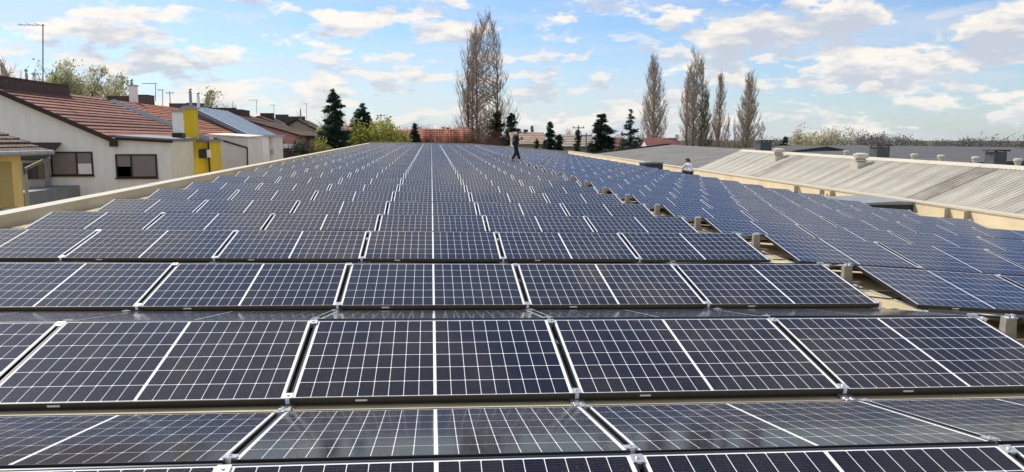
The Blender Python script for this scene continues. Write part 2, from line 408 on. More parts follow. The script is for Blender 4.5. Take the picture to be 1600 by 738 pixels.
# all the others in one mesh
def mesh_np(me):
    v = np.zeros(len(me.vertices) * 3, np.float32); me.vertices.foreach_get('co', v)
    return v.reshape(-1, 3), np.array([list(p.vertices) for p in me.polygons])
tv, tf, tm = [], [], []; base = 0
for me, mi in ((frame_me, 0), (sheet_me, 1), (grid_me, 2), (glass_me, 3)):
    v, f = mesh_np(me); tv.append(v); tf.append(f + base); tm += [mi] * len(f); base += len(v)
tv = np.concatenate(tv); tf = np.concatenate(tf)
AV, AF, AM = [], [], []
for i, c_ in enumerate(rest):
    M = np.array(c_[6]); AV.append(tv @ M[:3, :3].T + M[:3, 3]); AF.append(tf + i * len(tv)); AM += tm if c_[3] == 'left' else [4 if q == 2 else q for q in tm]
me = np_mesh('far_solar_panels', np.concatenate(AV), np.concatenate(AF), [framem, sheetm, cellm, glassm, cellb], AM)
me.uv_layers.new(name='UVMap').data.foreach_set('uv', np.tile([0,0,1,0,1,1,0,1], len(AM)).astype(np.float32))
tag(link('far_solar_panels', me), 'dense far rows and hidden backs of the solar panel tents', 'solar panels', kind='stuff')

# mounting rails along each line of gaps, and the ridge posts that show in the walkway
for arr, xs in (('left', [-3.5 * W + i * W for i in range(7)]), ('right', [XA + i * W for i in range(6)])):
    for i, x in enumerate(xs):
        xx = x - .06 if (arr == 'left' and i == 6) else (x + .06 if arr == 'right' and i == 0 else x)
        m = MB(); ya, yb = -1.4, NROW * P + 1.2
        z0, z1 = floor(xx, ya) + .003, floor(xx, yb) + .003
        m.prism([(xx - .03, ya, z0), (xx + .03, ya, z0), (xx + .03, ya, z0 + .012), (xx + .012, ya, z0 + .012), (xx + .012, ya, z0 + .006), (xx - .012, ya, z0 + .006), (xx - .012, ya, z0 + .012), (xx - .03, ya, z0 + .012)], (0, yb - ya, z1 - z0))
        o = m.build('mounting_rail', alum)
        kk = (7 - i) if arr == 'left' else i + 1
        tag(o, 'aluminium mounting rail under panels, %s rail %s of the walkway' % (ORD[kk], arr), 'rail', 'mounting rails under the arrays')
conc = mat('concrete_block_mat', (.42, .38, .33), .9, var=.2, scale=8, bump=.3, bscale=40)
for n in range(2, 22):
    for arr, x in (('left', 2.5 * W - .045), ('right', XA - .075)):
        y = n * P; zf = floor(x, y); zt = plane(x, y) + DZ.get(n, 0) - .012
        r = empty('ridge_post', (x, y, zf), 'folded metal ridge post at %s row, %s edge of walkway' % (ORD[n], arr), 'post', 'ridge posts along the walkway')
        m = MB(); m.prism([(-.05, -.035, .02), (.05, -.035, .02), (.042, -.028, zt - zf), (-.042, -.028, zt - zf)], (0, .004, 0))
        for s_ in (-1, 1): m.prism([(s_ * .05, -.031, .02), (s_ * .05, .05, .02), (s_ * .042, .04, zt - zf), (s_ * .042, -.024, zt - zf)], (s_ * .004, 0, 0))
        m.build('post', galv, r)
        m = MB(); m.box(-.11, .075, -.06, .09, .006, .02); m.box(-.2, .2, .02, .05, .02, .05); m.build('foot_plate', alum, r)
        m = MB(); m.box(-.045, .045, -.04, .05, zt - zf, zt - zf + .006); m.box(-.03, -.012, -.03, .02, zt - zf + .006, zt - zf + .03); m.box(.012, .03, -.03, .02, zt - zf + .006, zt - zf + .03)
        m.build('clamp', alum, r)
for n in range(3, 12):
    x = XR - .03; y = n * P + .42
    m = MB(); m.box(x - .1, x + .1, y, y + .19, floor(x, y) + .004, floor(x, y) + .085)
    o = m.build('ballast_block', conc); tag(o, 'small concrete ballast block in walkway behind the %s row' % ORD[n], 'block', 'ballast blocks in the walkway')
# cables lying in the walkway
cabm = mat('black_cable', (.02, .02, .02), .5)
for n in (2, 3, 4, 5):
    m = MB(); y = n * P - .62
    pts = [(2.5 * W - .3 + i * .11, y + .05 * math.sin(i * 1.3 + n), floor(2.5 * W - .3 + i * .11, y) + .012) for i in range(11)]
    m.tube(pts, .007, 5); tag(m.build('cable', cabm), 'black cable crossing the walkway before the %s row' % ORD[n], 'cable', 'cables across the walkway')

# roof hatches near the right parapet
darkm = mat('hatch_side', (.035, .04, .036), .6, var=.3, scale=3)
hatchm = mat('hatch_lid', (.24, .26, .27), .45, var=.15, scale=2)
def hatch(px0, px1, pyt, Y, dep, hgt, label):
    a, b_ = at(px0, pyt, Y), at(px1, pyt, Y); zt = b_.z
    r = empty('roof_hatch', ((a.x + b_.x) / 2, Y + dep / 2, floor(b_.x, Y)), label, 'hatch')
    m = MB(); m.box(a.x, b_.x, Y, Y + dep, floor(b_.x, Y) - .02, zt - .06); part(m, 'curb', darkm, r)
    m = MB(); m.prism([(a.x - .05, Y - .05, zt - .058), (b_.x + .05, Y - .05, zt - .058), (b_.x + .05, Y - .05, zt + .0), ((a.x + b_.x) / 2, Y - .05, zt + .05), (a.x - .05, Y - .05, zt)], (0, dep + .1, 0)); part(m, 'lid', hatchm, r)
hatch(1352, 1456, 316.5, 22.6, 2.6, .4, 'long low dark roof hatch with grey lid by right parapet')
hatch(1007, 1036, 254, 47, 1.2, .4, 'small black roof hatch further back beside the right parapet')
# small steel feet and offcuts on the strip before the parapet
for i, (px, py, Y) in enumerate(((1243, 295, 30.5), (1283, 304, 28.2), (1299, 304, 27.6), (1355, 310, 25.2), (1478, 335, 20.9), (1509, 333, 20.0), (1594, 352, 18.4))):
    a = at(px, py, Y); zf = floor(a.x, Y)
    m = MB(); m.box(a.x - .1, a.x + .1, Y - .07, Y - .064, zf + .01, zf + .3); m.box(a.x - .1, a.x + .1, Y - .064, Y + .1, zf + .29, zf + .3); m.box(a.x - .16, a.x + .16, Y - .12, Y + .15, zf + .002, zf + .01)
    tag(m.build('steel_bracket', galv), '%s bare bracket from the left standing by right parapet' % ORD[i + 1], 'bracket', 'loose brackets along the right parapet')
a = at(1417, 316, 24.3)
m = MB(); m.box(a.x - .25, a.x + .2, 24.1, 24.5, a.z - .11, a.z + .09); m.box(a.x - .26, a.x + .21, 24.09, 24.51, a.z + .09, a.z + .11)
tag(m.build('yellow_box', mat('yellow_plastic', (.70, .45, .03), .5, var=.1)), 'small yellow box on the right parapet coping', 'box')

#TREES_AND_HOUSES
# ------------------------------------------------------------------ houses on the left
def zpx(py, Y, px=400): return at(px, py, Y).z
def xpx(px, Y, py=218): return at(px, py, Y).x
whitew = mat('white_render', (.90, .87, .82), .9, var=.08, scale=1.6, streak=(1.5, 1.5, .35), bump=.15, bscale=12)
creamw = mat('cream_wall', (.76, .70, .55), .9, var=.08, scale=1.5)
yelloww = mat('ochre_wall', (.80, .60, .22), .9, var=.12, scale=1.6, streak=(1.5, 1.5, .4))
bright_y = mat('bright_yellow_wall', (.72, .50, .03), .85, var=.2, scale=2.2, streak=(2.5, 2.5, .3))
pinkw = mat('dusky_pink_wall', (.46, .23, .20), .9, var=.12, scale=1.5)
rosew = mat('rose_wall', (.62, .30, .26), .9, var=.1, scale=1.5)
mauvew = mat('mauve_grey_wall', (.46, .40, .37), .9, var=.1, scale=1.5)
palew = mat('pale_wall', (.74, .68, .62), .9, var=.08, scale=1.2)
beigew = mat('beige_wall', (.52, .46, .34), .9, var=.1, scale=1.5)
brickd = mat('dark_brick', (.10, .062, .055), .9, var=.35, scale=6)
brickg = mat('grey_brick', (.12, .105, .10), .9, var=.35, scale=6)
dwood = mat('dark_frame', (.035, .022, .018), .55)
shut = mat('taupe_shutter', (.27, .23, .21), .7, var=.05, scale=3)
paneg = mat('window_pane', (.03, .045, .06), .08, spec=.8)
tile_b = mat('brown_tile', (.23, .10, .07), .8, var=.3, scale=3, objvar=.22)
tile_d = mat('weathered_tile', (.13, .085, .06), .85, var=.35, scale=2.5, objvar=.25)
tile_o = mat('orange_tile', (.38, .14, .08), .8, var=.3, scale=2, objvar=.28)
tile_m = mat('mossy_tile', (.16, .10, .075), .85, var=.4, scale=1.2, objvar=.25, col2=(.22, .15, .10))
sheetb = mat('blue_grey_sheet', (.38, .44, .50), .42, metal=.35, var=.1, scale=.8)
trimb = mat('blue_grey_trim', (.25, .31, .36), .5)
zinc = mat('zinc', (.36, .37, .37), .5, metal=.5, var=.15, scale=4)
greyr = mat('grey_flat_roof', (.22, .225, .23), .7, var=.2, scale=2)
steel = mat('antenna_steel', (.16, .15, .14), .5, metal=.4)

def tiled_slope(root, p_ridge, p_eave, ylen, material, nc, tile=.24, thick=.045, under=None):
    """slope falling from ridge to eave across X, courses running along Y. each course is a part"""
    pr, pe = Vector(p_ridge), Vector(p_eave); d = (pe - pr); ln = d.length; d.normalize()
    nrm = Vector((0, 1, 0)).cross(d).normalized()
    if nrm.z < 0: nrm = -nrm
    m = MB(); a0 = pr - nrm * .06; a1 = pe - nrm * .06
    m.prism([a0 - nrm * .10, a1 - nrm * .10, a1, a0], (0, ylen, 0)); deck = part(m, 'roof', under or dwood, root)
    step = ln / nc; nt_ = max(3, int(ylen / tile))
    for c_ in range(nc):
        off = rnd.uniform(-.012, .012)
        up = pr + d * (c_ * step - .05); lo = pr + d * ((c_ + 1) * step + .03)
        V = []; F = []
        for j in range(nt_ + 1):
            y = ylen * j / nt_
            for q in (0, .5):
                yy = min(y + q * ylen / nt_, ylen)
                wv = .016 if q else 0.
                jit = rnd.uniform(-.006, .006)
                V.append(tuple(up + nrm * (-.035 + wv + off) + Vector((0, yy, 0))))
                V.append(tuple(lo + d * jit + nrm * (.03 + wv + off + jit) + Vector((0, yy, 0))))
                V.append(tuple(lo + d * jit + nrm * (.03 - thick + off) + Vector((0, yy, 0))))
        n_ = len(V) // 3
        for j in range(n_ - 1):
            F.append((3*j, 3*j+1, 3*j+4, 3*j+3)); F.append((3*j+1, 3*j+2, 3*j+5, 3*j+4))
        me = bpy.data.meshes.new('tile_course'); me.from_pydata(V, [], F); me.materials.append(material)
        o = link('tile_course', me, deck); me.transform(rel(root))
    return deck
def window(root, x0, x1, z0, z1, y, split, wall=None, left_shut=1., right_shut=.55):
    """window in a wall that faces -Y; split is the mullion position 0..1"""
    m = MB(); t = .07
    m.box(x0, x1, y - .05, y + .06, z0 - t, z0); m.box(x0, x1, y - .05, y + .06, z1, z1 + t)
    m.box(x0 - t, x0, y - .05, y + .06, z0 - t, z1 + t); m.box(x1, x1 + t, y - .05, y + .06, z0 - t, z1 + t)
    xm = x0 + (x1 - x0) * split; m.box(xm - t / 2, xm + t / 2, y - .045, y + .06, z0, z1)
    f = part(m, 'window', dwood, root)
    m = MB(); m.box(x0 - .12, x1 + .12, y - .12, y - .052, z0 - t - .05, z0 - t); part(m, 'sill', dwood, root, parent=f)
    for a_, b_, s_ in ((x0, xm - t / 2, left_shut), (xm + t / 2, x1, right_shut)):
        m = MB(); m.box(a_, b_, y + .02, y + .03, z0, z1); part(m, 'pane', paneg, root, parent=f)
        if s_ > 0:
            m = MB(); h_ = (z1 - z0) * s_; nsl = max(4, int(h_ / .055))
            for i in range(nsl):
                zt = z1 - h_ * i / nsl; m.prism([(a_, y - .012, zt), (b_, y - .012, zt), (b_, y - .004, zt - h_ / nsl), (a_, y - .004, zt - h_ / nsl)], (0, .012, 0))
            part(m, 'roller_shutter', shut, root, parent=f)
    return f
def firewall(root, x, y0, y1, zb, zt, material, thick=.28):
    m = MB(); m.box(x - thick, x, y0, y1, zb, zt); o = part(m, 'firewall', material, root)
    m = MB(); m.box(x - thick - .04, x + .04, y0 - .04, y1 + .04, zt, zt + .06); part(m, 'coping', brickd, root, parent=o)
def chimney(root, x, y, zb, zt, wd, material, cap=True):
    m = MB(); m.box(x - wd / 2, x + wd / 2, y, y + wd, zb, zt); o = part(m, 'chimney', material, root)
    if cap:
        m = MB(); m.box(x - wd / 2 - .06, x + wd / 2 + .06, y - .06, y + wd + .06, zt, zt + .08); part(m, 'chimney_cap', zinc, root, parent=o)
    return o
def pipe(root, x, y, zb, zt, r_, material):
    m = MB(); m.tube([(x, y, zb), (x, y, zt)], r_, 8); o = part(m, 'flue_pipe', material, root)
    m = MB(); m.tube([(x, y, zt), (x, y, zt + .1)], r_ * .55, 6); m.tube([(x, y, zt + .1), (x, y, zt + .16), (x, y, zt + .26)], [r_ * 1.35, r_ * 1.35, .01], 8); part(m, 'cowl', zinc, root, parent=o)
def antenna(px, py0, py1, Y, boom, label, arms=5, rr=.025):
    a_, b_ = at(px, py1, Y), at(px, py0, Y)
    r = empty('tv_antenna', a_, label, 'antenna', 'television antennas on the roofs')
    m = MB(); m.tube([a_, b_], rr, 5); part(m, 'mast', steel, r)
    x2 = at(boom, py0, Y).x; m = MB(); z = b_.z - .05
    m.tube([(b_.x + .1, Y, z), (x2, Y, z)], rr * .8, 4)
    for i in range(arms):
        xx = b_.x + (x2 - b_.x) * (i + .5) / arms; m.tube([(xx, Y - .45 + .05 * i, z + .02), (xx, Y + .45 - .05 * i, z + .02)], rr * .45, 3)
    part(m, 'boom', steel, r)

# -- white house
YB = 38.0
xr, xe, xa = xpx(-12, YB), xpx(172, YB), xpx(265, YB)
zr, ze = zpx(134, YB), zpx(213, YB)
zw = zpx(216, YB)
h = empty('white_house', (xa, YB, GROUND), 'white rendered house with brown tiled roof and two shuttered windows', 'house')
m = MB(); LB = 13.0
k_ = (ze - zr) / (xe - xr)
m.prism([(xr - 6, YB, GROUND), (xe + .25, YB, GROUND), (xe + .25, YB, ze + k_ * .25 - .14), (xr, YB, zr - .14), (xr - 6, YB, zr - .14 - 1.2)], (0, LB, 0)); part(m, 'wall', whitew, h)
tiled_slope(h, (xr, YB - .28, zr), (xe + .35, YB - .28, ze + k_ * .35), LB, tile_b, 15)
m = MB(); m.prism([(xr, YB - .31, zr - .22), (xe + .4, YB - .31, ze + k_ * .4 - .22), (xe + .4, YB - .31, ze + k_ * .4 + .02), (xr, YB - .31, zr + .02)], (0, .028, 0)); part(m, 'verge_board', dwood, h)
m = MB(); m.box(xe + .05, xe + .35, YB - .27, YB - .003, ze - .5, ze - .24); part(m, 'rafter_end', dwood, h)
# flat annex of the white house
YA = 41.6
m = MB(); m.prism([(xe + .26, YB + .02, GROUND), (xa, YB + .02, GROUND), (xa, YB + .02, zw - .16), (xe + .26, YB + .02, zw)], (0, YA - YB, 0)); part(m, 'annex_wall', whitew, h)
m = MB(); m.box(xa, xa + .02, YB + .03, YA, GROUND, zw - .18); part(m, 'annex_side_wall', creamw, h)
m = MB(); m.prism([(xe + .3, YB - .12, zw + .01), (xa + .15, YB - .12, zw - .15), (xa + .15, YB - .12, zw - .03), (xe + .3, YB - .12, zw + .13)], (0, YA - YB + .4, .05)); part(m, 'annex_roof', greyr, h)
m = MB(); m.tube([(xe + .3, YB - .18, zw - .02), (xa + .2, YB - .18, zw - .17)], .07, 6); part(m, 'gutter', dwood, h)
window(h, xpx(82, YB, 250), xpx(143, YB, 250), zpx(271, YB), zpx(239, YB), YB, .62, left_shut=1., right_shut=.5)
window(h, xpx(183, YB, 250), xpx(243, YB, 250), zpx(275, YB), zpx(243, YB), YB, .37, left_shut=.52, right_shut=1.)
firewall(h, xpx(4, YB), YB + .3, 45.2, zr - 1.0, zpx(126, YB) + .1, brickd, .3)
m = MB(); x4 = xpx(103, 45.2); m.box(x4 - 1.3, x4, 45.25, 46.0, zpx(160, 45.2), zpx(133, 45.2)); part(m, 'brick_chimney', brickd, h)
pipe(h, xpx(49, 42), 42, zpx(140, 42), zpx(118, 42), .07, zinc); pipe(h, xpx(56, 42), 42.3, zpx(140, 42), zpx(122, 42), .09, whitew)
chimney(h, xpx(277.5, 40.2), 40.2, zpx(215, 40.2), zpx(176, 40.2), .42, whitew)
m = MB(); x7 = xpx(277.5, 40.2); m.box(x7 - .25, x7 + .25, 40.15, 40.7, zpx(217, 40.2), zpx(208, 40.2)); part(m, 'chimney_base', dwood, h)
antenna(67, 38, 152, 43.5, 27, 'tall thin antenna mast on the white house roof', 3, .03)
# terrace and porch left of the white house
t_ = empty('terrace', (xpx(60, 36), 34, GROUND), 'grey terrace with dark glazed porch beside the white house', 'terrace')
zt = zpx(292, 36)
m = MB(); m.box(xpx(20, 36), xpx(118, 37.9), 31.0, YB - .01, GROUND, zt); part(m, 'slab', greyr, t_)
m = MB(); m.box(xpx(30, 37.5), xpx(67, 37.5), 37.3, YB - .05, zt, zpx(246, 37.5)); o = part(m, 'porch', mauvew, t_)
for i in range(3):
    m = MB(); q = xpx(34 + i * 11, 37.3); m.box(q, q + .28, 37.22, 37.29, zt + .35, zpx(254, 37.3)); part(m, 'pane', paneg, t_, parent=o)
m = MB(); m.prism([(xpx(28, 37), 36.4, zpx(250, 36.4)), (xpx(80, 37), 36.4, zpx(250, 36.4)), (xpx(80, 37), 36.4, zpx(248, 36.4)), (xpx(28, 37), 36.4, zpx(248, 36.4))], (0, YB - 36.45, .75)); part(m, 'porch_roof', dwood, t_)
# -- yellow house in front
YY = 27.5
xc_, xo = xpx(37, YY), xpx(77, YY); zo = zpx(235, YY)       # wall plane, eave
k_ = .40; xg = xo - 5.0; LY = 12.0; ys = YY - LY
h = empty('yellow_house', (xc_, YY, GROUND), 'ochre yellow house with weathered brown tiled roof and grey downpipe', 'house')
m = MB(); m.prism([(xc_, ys, GROUND), (xc_, ys, zo - .02), (xg, ys, zo + 5 * k_ - .15), (xg - 5, ys, zo - .02), (xg - 5, ys, GROUND)], (0, LY - .3, 0)); part(m, 'wall', yelloww, h)
tiled_slope(h, (xg, ys - .3, zo + 5.0 * k_), (xo, ys - .3, zo), LY + .3, tile_d, 15, thick=.06)
m = MB(); m.tube([(xo + .06, ys - .3, zo - .06), (xo + .06, YY + .03, zo - .06)], .085, 7); part(m, 'gutter', zinc, h)
m = MB(); m.tube([(xo + .04, YY - .12, zo - .1), (xo + .02, YY - .12, zo - .24), (xc_ + .1, YY - .2, zo - .62), (xc_ + .06, YY - .2, zo - .85), (xc_ + .06, YY - .2, GROUND)], .06, 7); part(m, 'downpipe', zinc, h)
m = MB(); m.box(xc_, xc_ + .02, YY - 1.75, YY - .95, zo - 1.85, zo - .35); o = part(m, 'window', mat('ochre_door', (.46, .34, .12), .7), h)
m = MB(); m.box(xc_ - .003, xc_ + .06, YY - 1.8, YY - .9, zo - 1.93, zo - 1.855); part(m, 'sill', zinc, h, parent=o)
# -- bright yellow block with chimney
YK = 42.2
x0, x1 = xpx(300, YK), xpx(325, YK)
h = empty('yellow_annex', (x0, YK, GROUND), 'bright yellow narrow annex with tall yellow chimney beside white house', 'annex')
m = MB(); m.box(x0, x1, YK, YK + 2.5, GROUND, zpx(222, YK)); part(m, 'wall', bright_y, h)
m = MB(); m.box(x0 - .25, x1 + .12, YK - .12, YK + 2.6, zpx(222, YK) + .004, zpx(218, YK)); part(m, 'roof', greyr, h)
m = MB(); m.tube([(x0 - .04, YK - .07, zpx(222, YK)), (x0 - .04, YK - .07, GROUND)], .06, 6); m.tube([(x1 + .03, YK - .07, zpx(222, YK)), (x1 + .03, YK - .07, GROUND)], .05, 6); part(m, 'downpipe', dwood, h)
m = MB(); m.box(xpx(289, YK), xpx(307, YK), YK - .15, YK + .45, zpx(224, YK), zpx(171, YK)); o = part(m, 'chimney', bright_y, h)
m = MB(); m.box(xpx(286, YK), xpx(310, YK), YK - .25, YK + .55, zpx(171, YK), zpx(168.5, YK)); m.box(xpx(288, YK), xpx(305, YK), YK - .05, YK + .4, zpx(168.5, YK), zpx(165.5, YK)); part(m, 'chimney_cap', zinc, h, parent=o)
m = MB(); m.box(xpx(312, YK), xpx(324, YK), YK - .3, YK - .003, zpx(247, YK), zpx(233, YK)); o = part(m, 'air_conditioner', mat('dark_grille', (.04, .04, .04), .6), h)
m = MB(); m.box(xpx(324.5, YK), xpx(328, YK), YK - .3, YK - .003, zpx(246, YK), zpx(234, YK)); part(m, 'side_panel', whitew, h, parent=o)
# -- dusky pink gabled house with orange tiles
YC = 53.0
xp, zp = xpx(186, YC), zpx(158, YC); xe, ze = xpx(322, YC), zpx(213, YC); xl, zl = xpx(150, YC), zpx(166, YC)
h = empty('pink_gabled_house', (xp, YC, GROUND), 'dusky pink gabled house with orange tiles and blue grey verge trim', 'house')
m = MB(); m.prism([(xl, YC, GROUND), (xe, YC, GROUND), (xe, YC, ze - .12), (xp, YC, zp - .12), (xl, YC, zl - .12)], (0, 12, 0)); part(m, 'wall', pinkw, h)
tiled_slope(h, (xp, YC - .3, zp), (xe + .3, YC - .3, ze - .12), 12.4, tile_o, 17)
tiled_slope(h, (xp - .02, YC - .3, zp), (xl - .3, YC - .3, zl - .07), 12.4, tile_o, 5)
m = MB(); m.prism([(xp, YC - .36, zp - .25), (xe + .35, YC - .36, ze - .36), (xe + .35, YC - .36, ze - .08), (xp, YC - .36, zp + .05)], (0, .05, 0)); m.prism([(xp - .003, YC - .36, zp - .25), (xp - .003, YC - .36, zp + .05), (xl - .3, YC - .36, zl), (xl - .3, YC - .36, zl - .28)], (0, .05, 0)); part(m, 'verge_board', trimb, h)
chimney(h, xpx(211, 56.5), 56.5, zpx(165, 56.5), zpx(136, 56.5), .45, whitew)
pipe(h, xpx(211, 56.7), 56.7, zpx(136, 56.7), zpx(130, 56.7), .1, zinc)
firewall(h, xpx(245, 62), 60.5, 62, zpx(172, 62), zpx(152, 62), brickg, 1.0)
m = MB(); m.box(xpx(170, 62), xpx(236, 62), 62.2, 62.5, zpx(170, 62), zpx(151, 62)); part(m, 'firewall', brickd, h)
antenna(243, 130, 158, 60, 222, 'antenna with wide boom on the orange tiled roof', 6)
antenna(254, 140, 170, 63, 246, 'small thin antenna right of the wide boom antenna', 3)
antenna(143, 137, 160, 60, 133, 'short many armed antenna behind the white house roof', 7)
# -- house with the blue grey sheet roof
YD = 64.0
xp, zp = xpx(300, YD), zpx(166, YD); xe, ze = xpx(394, YD), zpx(213, YD)
h = empty('sheet_roof_house', (xp, YD, GROUND), 'mauve grey house with smooth blue grey sheet metal roof', 'house')
m = MB(); m.prism([(xp - 2, YD, GROUND), (xe, YD, GROUND), (xe, YD, ze - .1), (xp, YD, zp - .1), (xp - 2, YD, zp - .5)], (0, 11, 0)); part(m, 'wall', mauvew, h)
dk_ = Vector((xe + .3 - xp, 0, ze - .12 - zp)); nsh = 9                     # sheets with standing seams
for i in range(nsh):
    y0_ = YD - .35 + i * 1.28
    m = MB(); m.prism([(xp, y0_, zp - .08), (xp + dk_.x, y0_, zp + dk_.z - .08), (xp + dk_.x, y0_, zp + dk_.z), (xp, y0_, zp)], (0, 1.25, 0)); m.prism([(xp, y0_ + 1.25, zp), (xp + dk_.x, y0_ + 1.25, zp + dk_.z), (xp + dk_.x, y0_ + 1.25, zp + dk_.z + .05), (xp, y0_ + 1.25, zp + .05)], (0, .03, 0)); part(m, 'roof_sheet', sheetb, h)
m = MB(); m.prism([(xp, YD - .42, zp - .3), (xp + dk_.x, YD - .42, zp + dk_.z - .3), (xp + dk_.x, YD - .42, zp + dk_.z + .02), (xp, YD - .42, zp + .02)], (0, .06, 0)); part(m, 'verge_board', trimb, h)
firewall(h, xpx(322, 70), 68, 70, zpx(182, 70), zpx(164, 70), brickg, .9)
m = MB(); m.box(xpx(266, 70), xpx(300, 70), 70.2, 70.5, zpx(180, 70), zpx(162, 70)); part(m, 'firewall', brickg, h)
pipe(h, xpx(301, 66), 66, zpx(172, 66), zpx(143, 66), .12, zinc); pipe(h, xpx(313, 67), 67, zpx(172, 67), zpx(149, 67), .12, whitew)
# its pale extensions
YX = 52.5
h = empty('pale_extension', (xpx(330, YX), YX, GROUND), 'pale rendered extension with slanting dark gutter beyond the yellow annex', 'annex')
m = MB(); m.prism([(xpx(327, YX), YX, GROUND), (xpx(387, YX), YX, GROUND), (xpx(387, YX), YX, zpx(216, YX)), (xpx(327, YX), YX, zpx(212, YX))], (0, 4.5, 0)); part(m, 'wall', palew, h)
m = MB(); m.prism([(xpx(324, YX), YX - .1, zpx(211.5, YX)), (xpx(389, YX), YX - .1, zpx(215.5, YX)), (xpx(389, YX), YX - .1, zpx(213.5, YX)), (xpx(324, YX), YX - .1, zpx(209.5, YX))], (0, 4.7, .1)); part(m, 'roof', creamw, h)
m = MB(); m.tube([at(334, 216, YX - .08), at(386, 231, YX - .08)], .055, 6); m.tube([at(386.5, 231, YX - .08), at(386.5, 262, YX - .08)], .045, 6); part(m, 'gutter', dwood, h)
YX2 = 58.5
h = empty('white_extension', (xpx(392, YX2), YX2, GROUND), 'white flat roofed extension with one narrow dark window', 'annex')
m = MB(); m.box(xpx(372, YX2), xpx(418, YX2), YX2, YX2 + 4.5, GROUND, zpx(214, YX2)); part(m, 'wall', whitew, h)
m = MB(); m.box(xpx(418.3, YX2), xpx(424, YX2), YX2 + .6, YX2 + 4.4, GROUND, zpx(214, YX2)); part(m, 'side_wall', palew, h)
m = MB(); m.box(xpx(368, YX2), xpx(427, YX2), YX2 - .15, YX2 + 4.7, zpx(214, YX2) + .004, zpx(211, YX2)); part(m, 'roof', sheetb, h)
m = MB(); m.box(xpx(398, YX2), xpx(402, YX2), YX2 - .03, YX2 + .01, zpx(249, YX2), zpx(228, YX2)); part(m, 'window', dwood, h)
m = MB(); m.box(xpx(420, YX2), xpx(423, YX2), YX2 + .56, YX2 + .6, zpx(242, YX2), zpx(234, YX2)); part(m, 'meter_box', zinc, h)
# -- rose house with long brown roof
YE = 82.0
xp, zp = xpx(335, YE), zpx(173, YE); xe, ze = xpx(470, YE), zpx(211, YE)
h = empty('rose_house', (xp, YE, GROUND), 'rose pink house with long mossy brown roof and dark balcony', 'house')
m = MB(); m.prism([(xp, YE, GROUND), (xe - .35, YE, GROUND), (xe - .35, YE, ze - .05), (xp, YE, zp - .12)], (0, 15, 0)); part(m, 'wall', rosew, h)
tiled_slope(h, (xp, YE - .4, zp), (xe + .2, YE - .4, ze - .05), 15.4, tile_m, 18)
firewall(h, xpx(392, 92), 88, 92, zpx(195, 92), zpx(174, 92), brickd, 2.2); firewall(h, xpx(372, 96), 95, 96, zpx(195, 96), zpx(170, 96), brickg, 4.5)
m = MB(); x0, x1 = xpx(427, YE - 1.2), xpx(471, YE - 1.2); zb = zpx(249, YE - 1.2); m.box(x0, x1, YE - 1.2, YE, zb - .2, zb); o = part(m, 'balcony', mauvew, h)
for i in range(4):
    m = MB(); zz = zb + .1 + i * .27; m.box(x0, x1, YE - 1.22, YE - 1.17, zz, zz + .2); part(m, 'railing_slat', dwood, h, parent=o)
for i in range(5):
    m = MB(); xx = x0 + (x1 - x0) * i / 4; m.box(xx - .04, xx + .04, YE - 1.16, YE - 1.1, zb, zb + 1.15); part(m, 'railing_post', dwood, h, parent=o)
m = MB(); m.box(xpx(430, YE), xpx(443, YE), YE - .03, YE + .02, zpx(240, YE), zpx(220, YE)); part(m, 'window', paneg, h)
for a_, b_ in ((435, 440.5), (442, 450), (451, 459)):
    m = MB(); m.box(xpx(a_, YE - .9), xpx(b_, YE - .9), YE - .9, YE - .55, zpx(232, YE), zpx(225, YE)); part(m, 'air_conditioner', whitew, h)
antenna(401, 156, 178, 88, 389, 'antenna with bent boom on the mossy brown roof', 3)
antenna(428, 164, 182, 95, 422, 'antenna in the middle of the mossy brown roof', 3); antenna(479, 162, 190, 100, 474, 'slim antenna near the beige house', 3)
# -- more roofs further on
def far_house(name, label, pxp, pyp, pxe, pye, Y, ylen, wallm, tilem, nc, left=2.0, extra=None):
    xp, zp = xpx(pxp, Y), zpx(pyp, Y); xe, ze = xpx(pxe, Y), zpx(pye, Y)
    h = empty(name, (xp, Y, GROUND), label, 'house')
    kk = (zp - ze) / abs(xe - xp); s_ = 1 if xe > xp else -1; xo_ = xp - s_ * left
    m = MB(); pl = [(xo_, Y, GROUND), (xe - s_ * .25, Y, GROUND), (xe - s_ * .25, Y, ze - .05), (xp, Y, zp - .12), (xo_, Y, zp - kk * left - .12)]
    m.prism(pl, (0, ylen, 0)); part(m, 'wall', wallm, h)
    tiled_slope(h, (xp, Y - .3, zp), (xe, Y - .3, ze), ylen + .6, tilem, nc, tile=.5)
    tiled_slope(h, (xp - s_ * .02, Y - .3, zp), (xo_ - s_ * .3, Y - .3, zp - kk * (left + .3)), ylen + .6, tilem, max(2, nc // 2), tile=.5)
    return h
h = far_house('beige_house', 'small beige gabled house behind the rose pink house', 466, 186, 503, 206, 104, 9, beigew, tile_d, 9, 2.6)
firewall(h, xpx(478, 108), 107, 108, zpx(196, 108), zpx(183, 108), brickg, 2.6); pipe(h, xpx(471, 106), 106, zpx(192, 106), zpx(172, 106), .09, zinc)
h = far_house('brown_roof_house', 'low house with brown roof showing above the rose house', 405, 181, 462, 204, 100, 14, rosew, tile_m, 10, 3)
firewall(h, xpx(430, 104), 103, 104, zpx(196, 104), zpx(178, 104), brickd, 1.6); firewall(h, xpx(452, 110), 109, 110, zpx(200, 110), zpx(180, 110), brickg, 1.6)

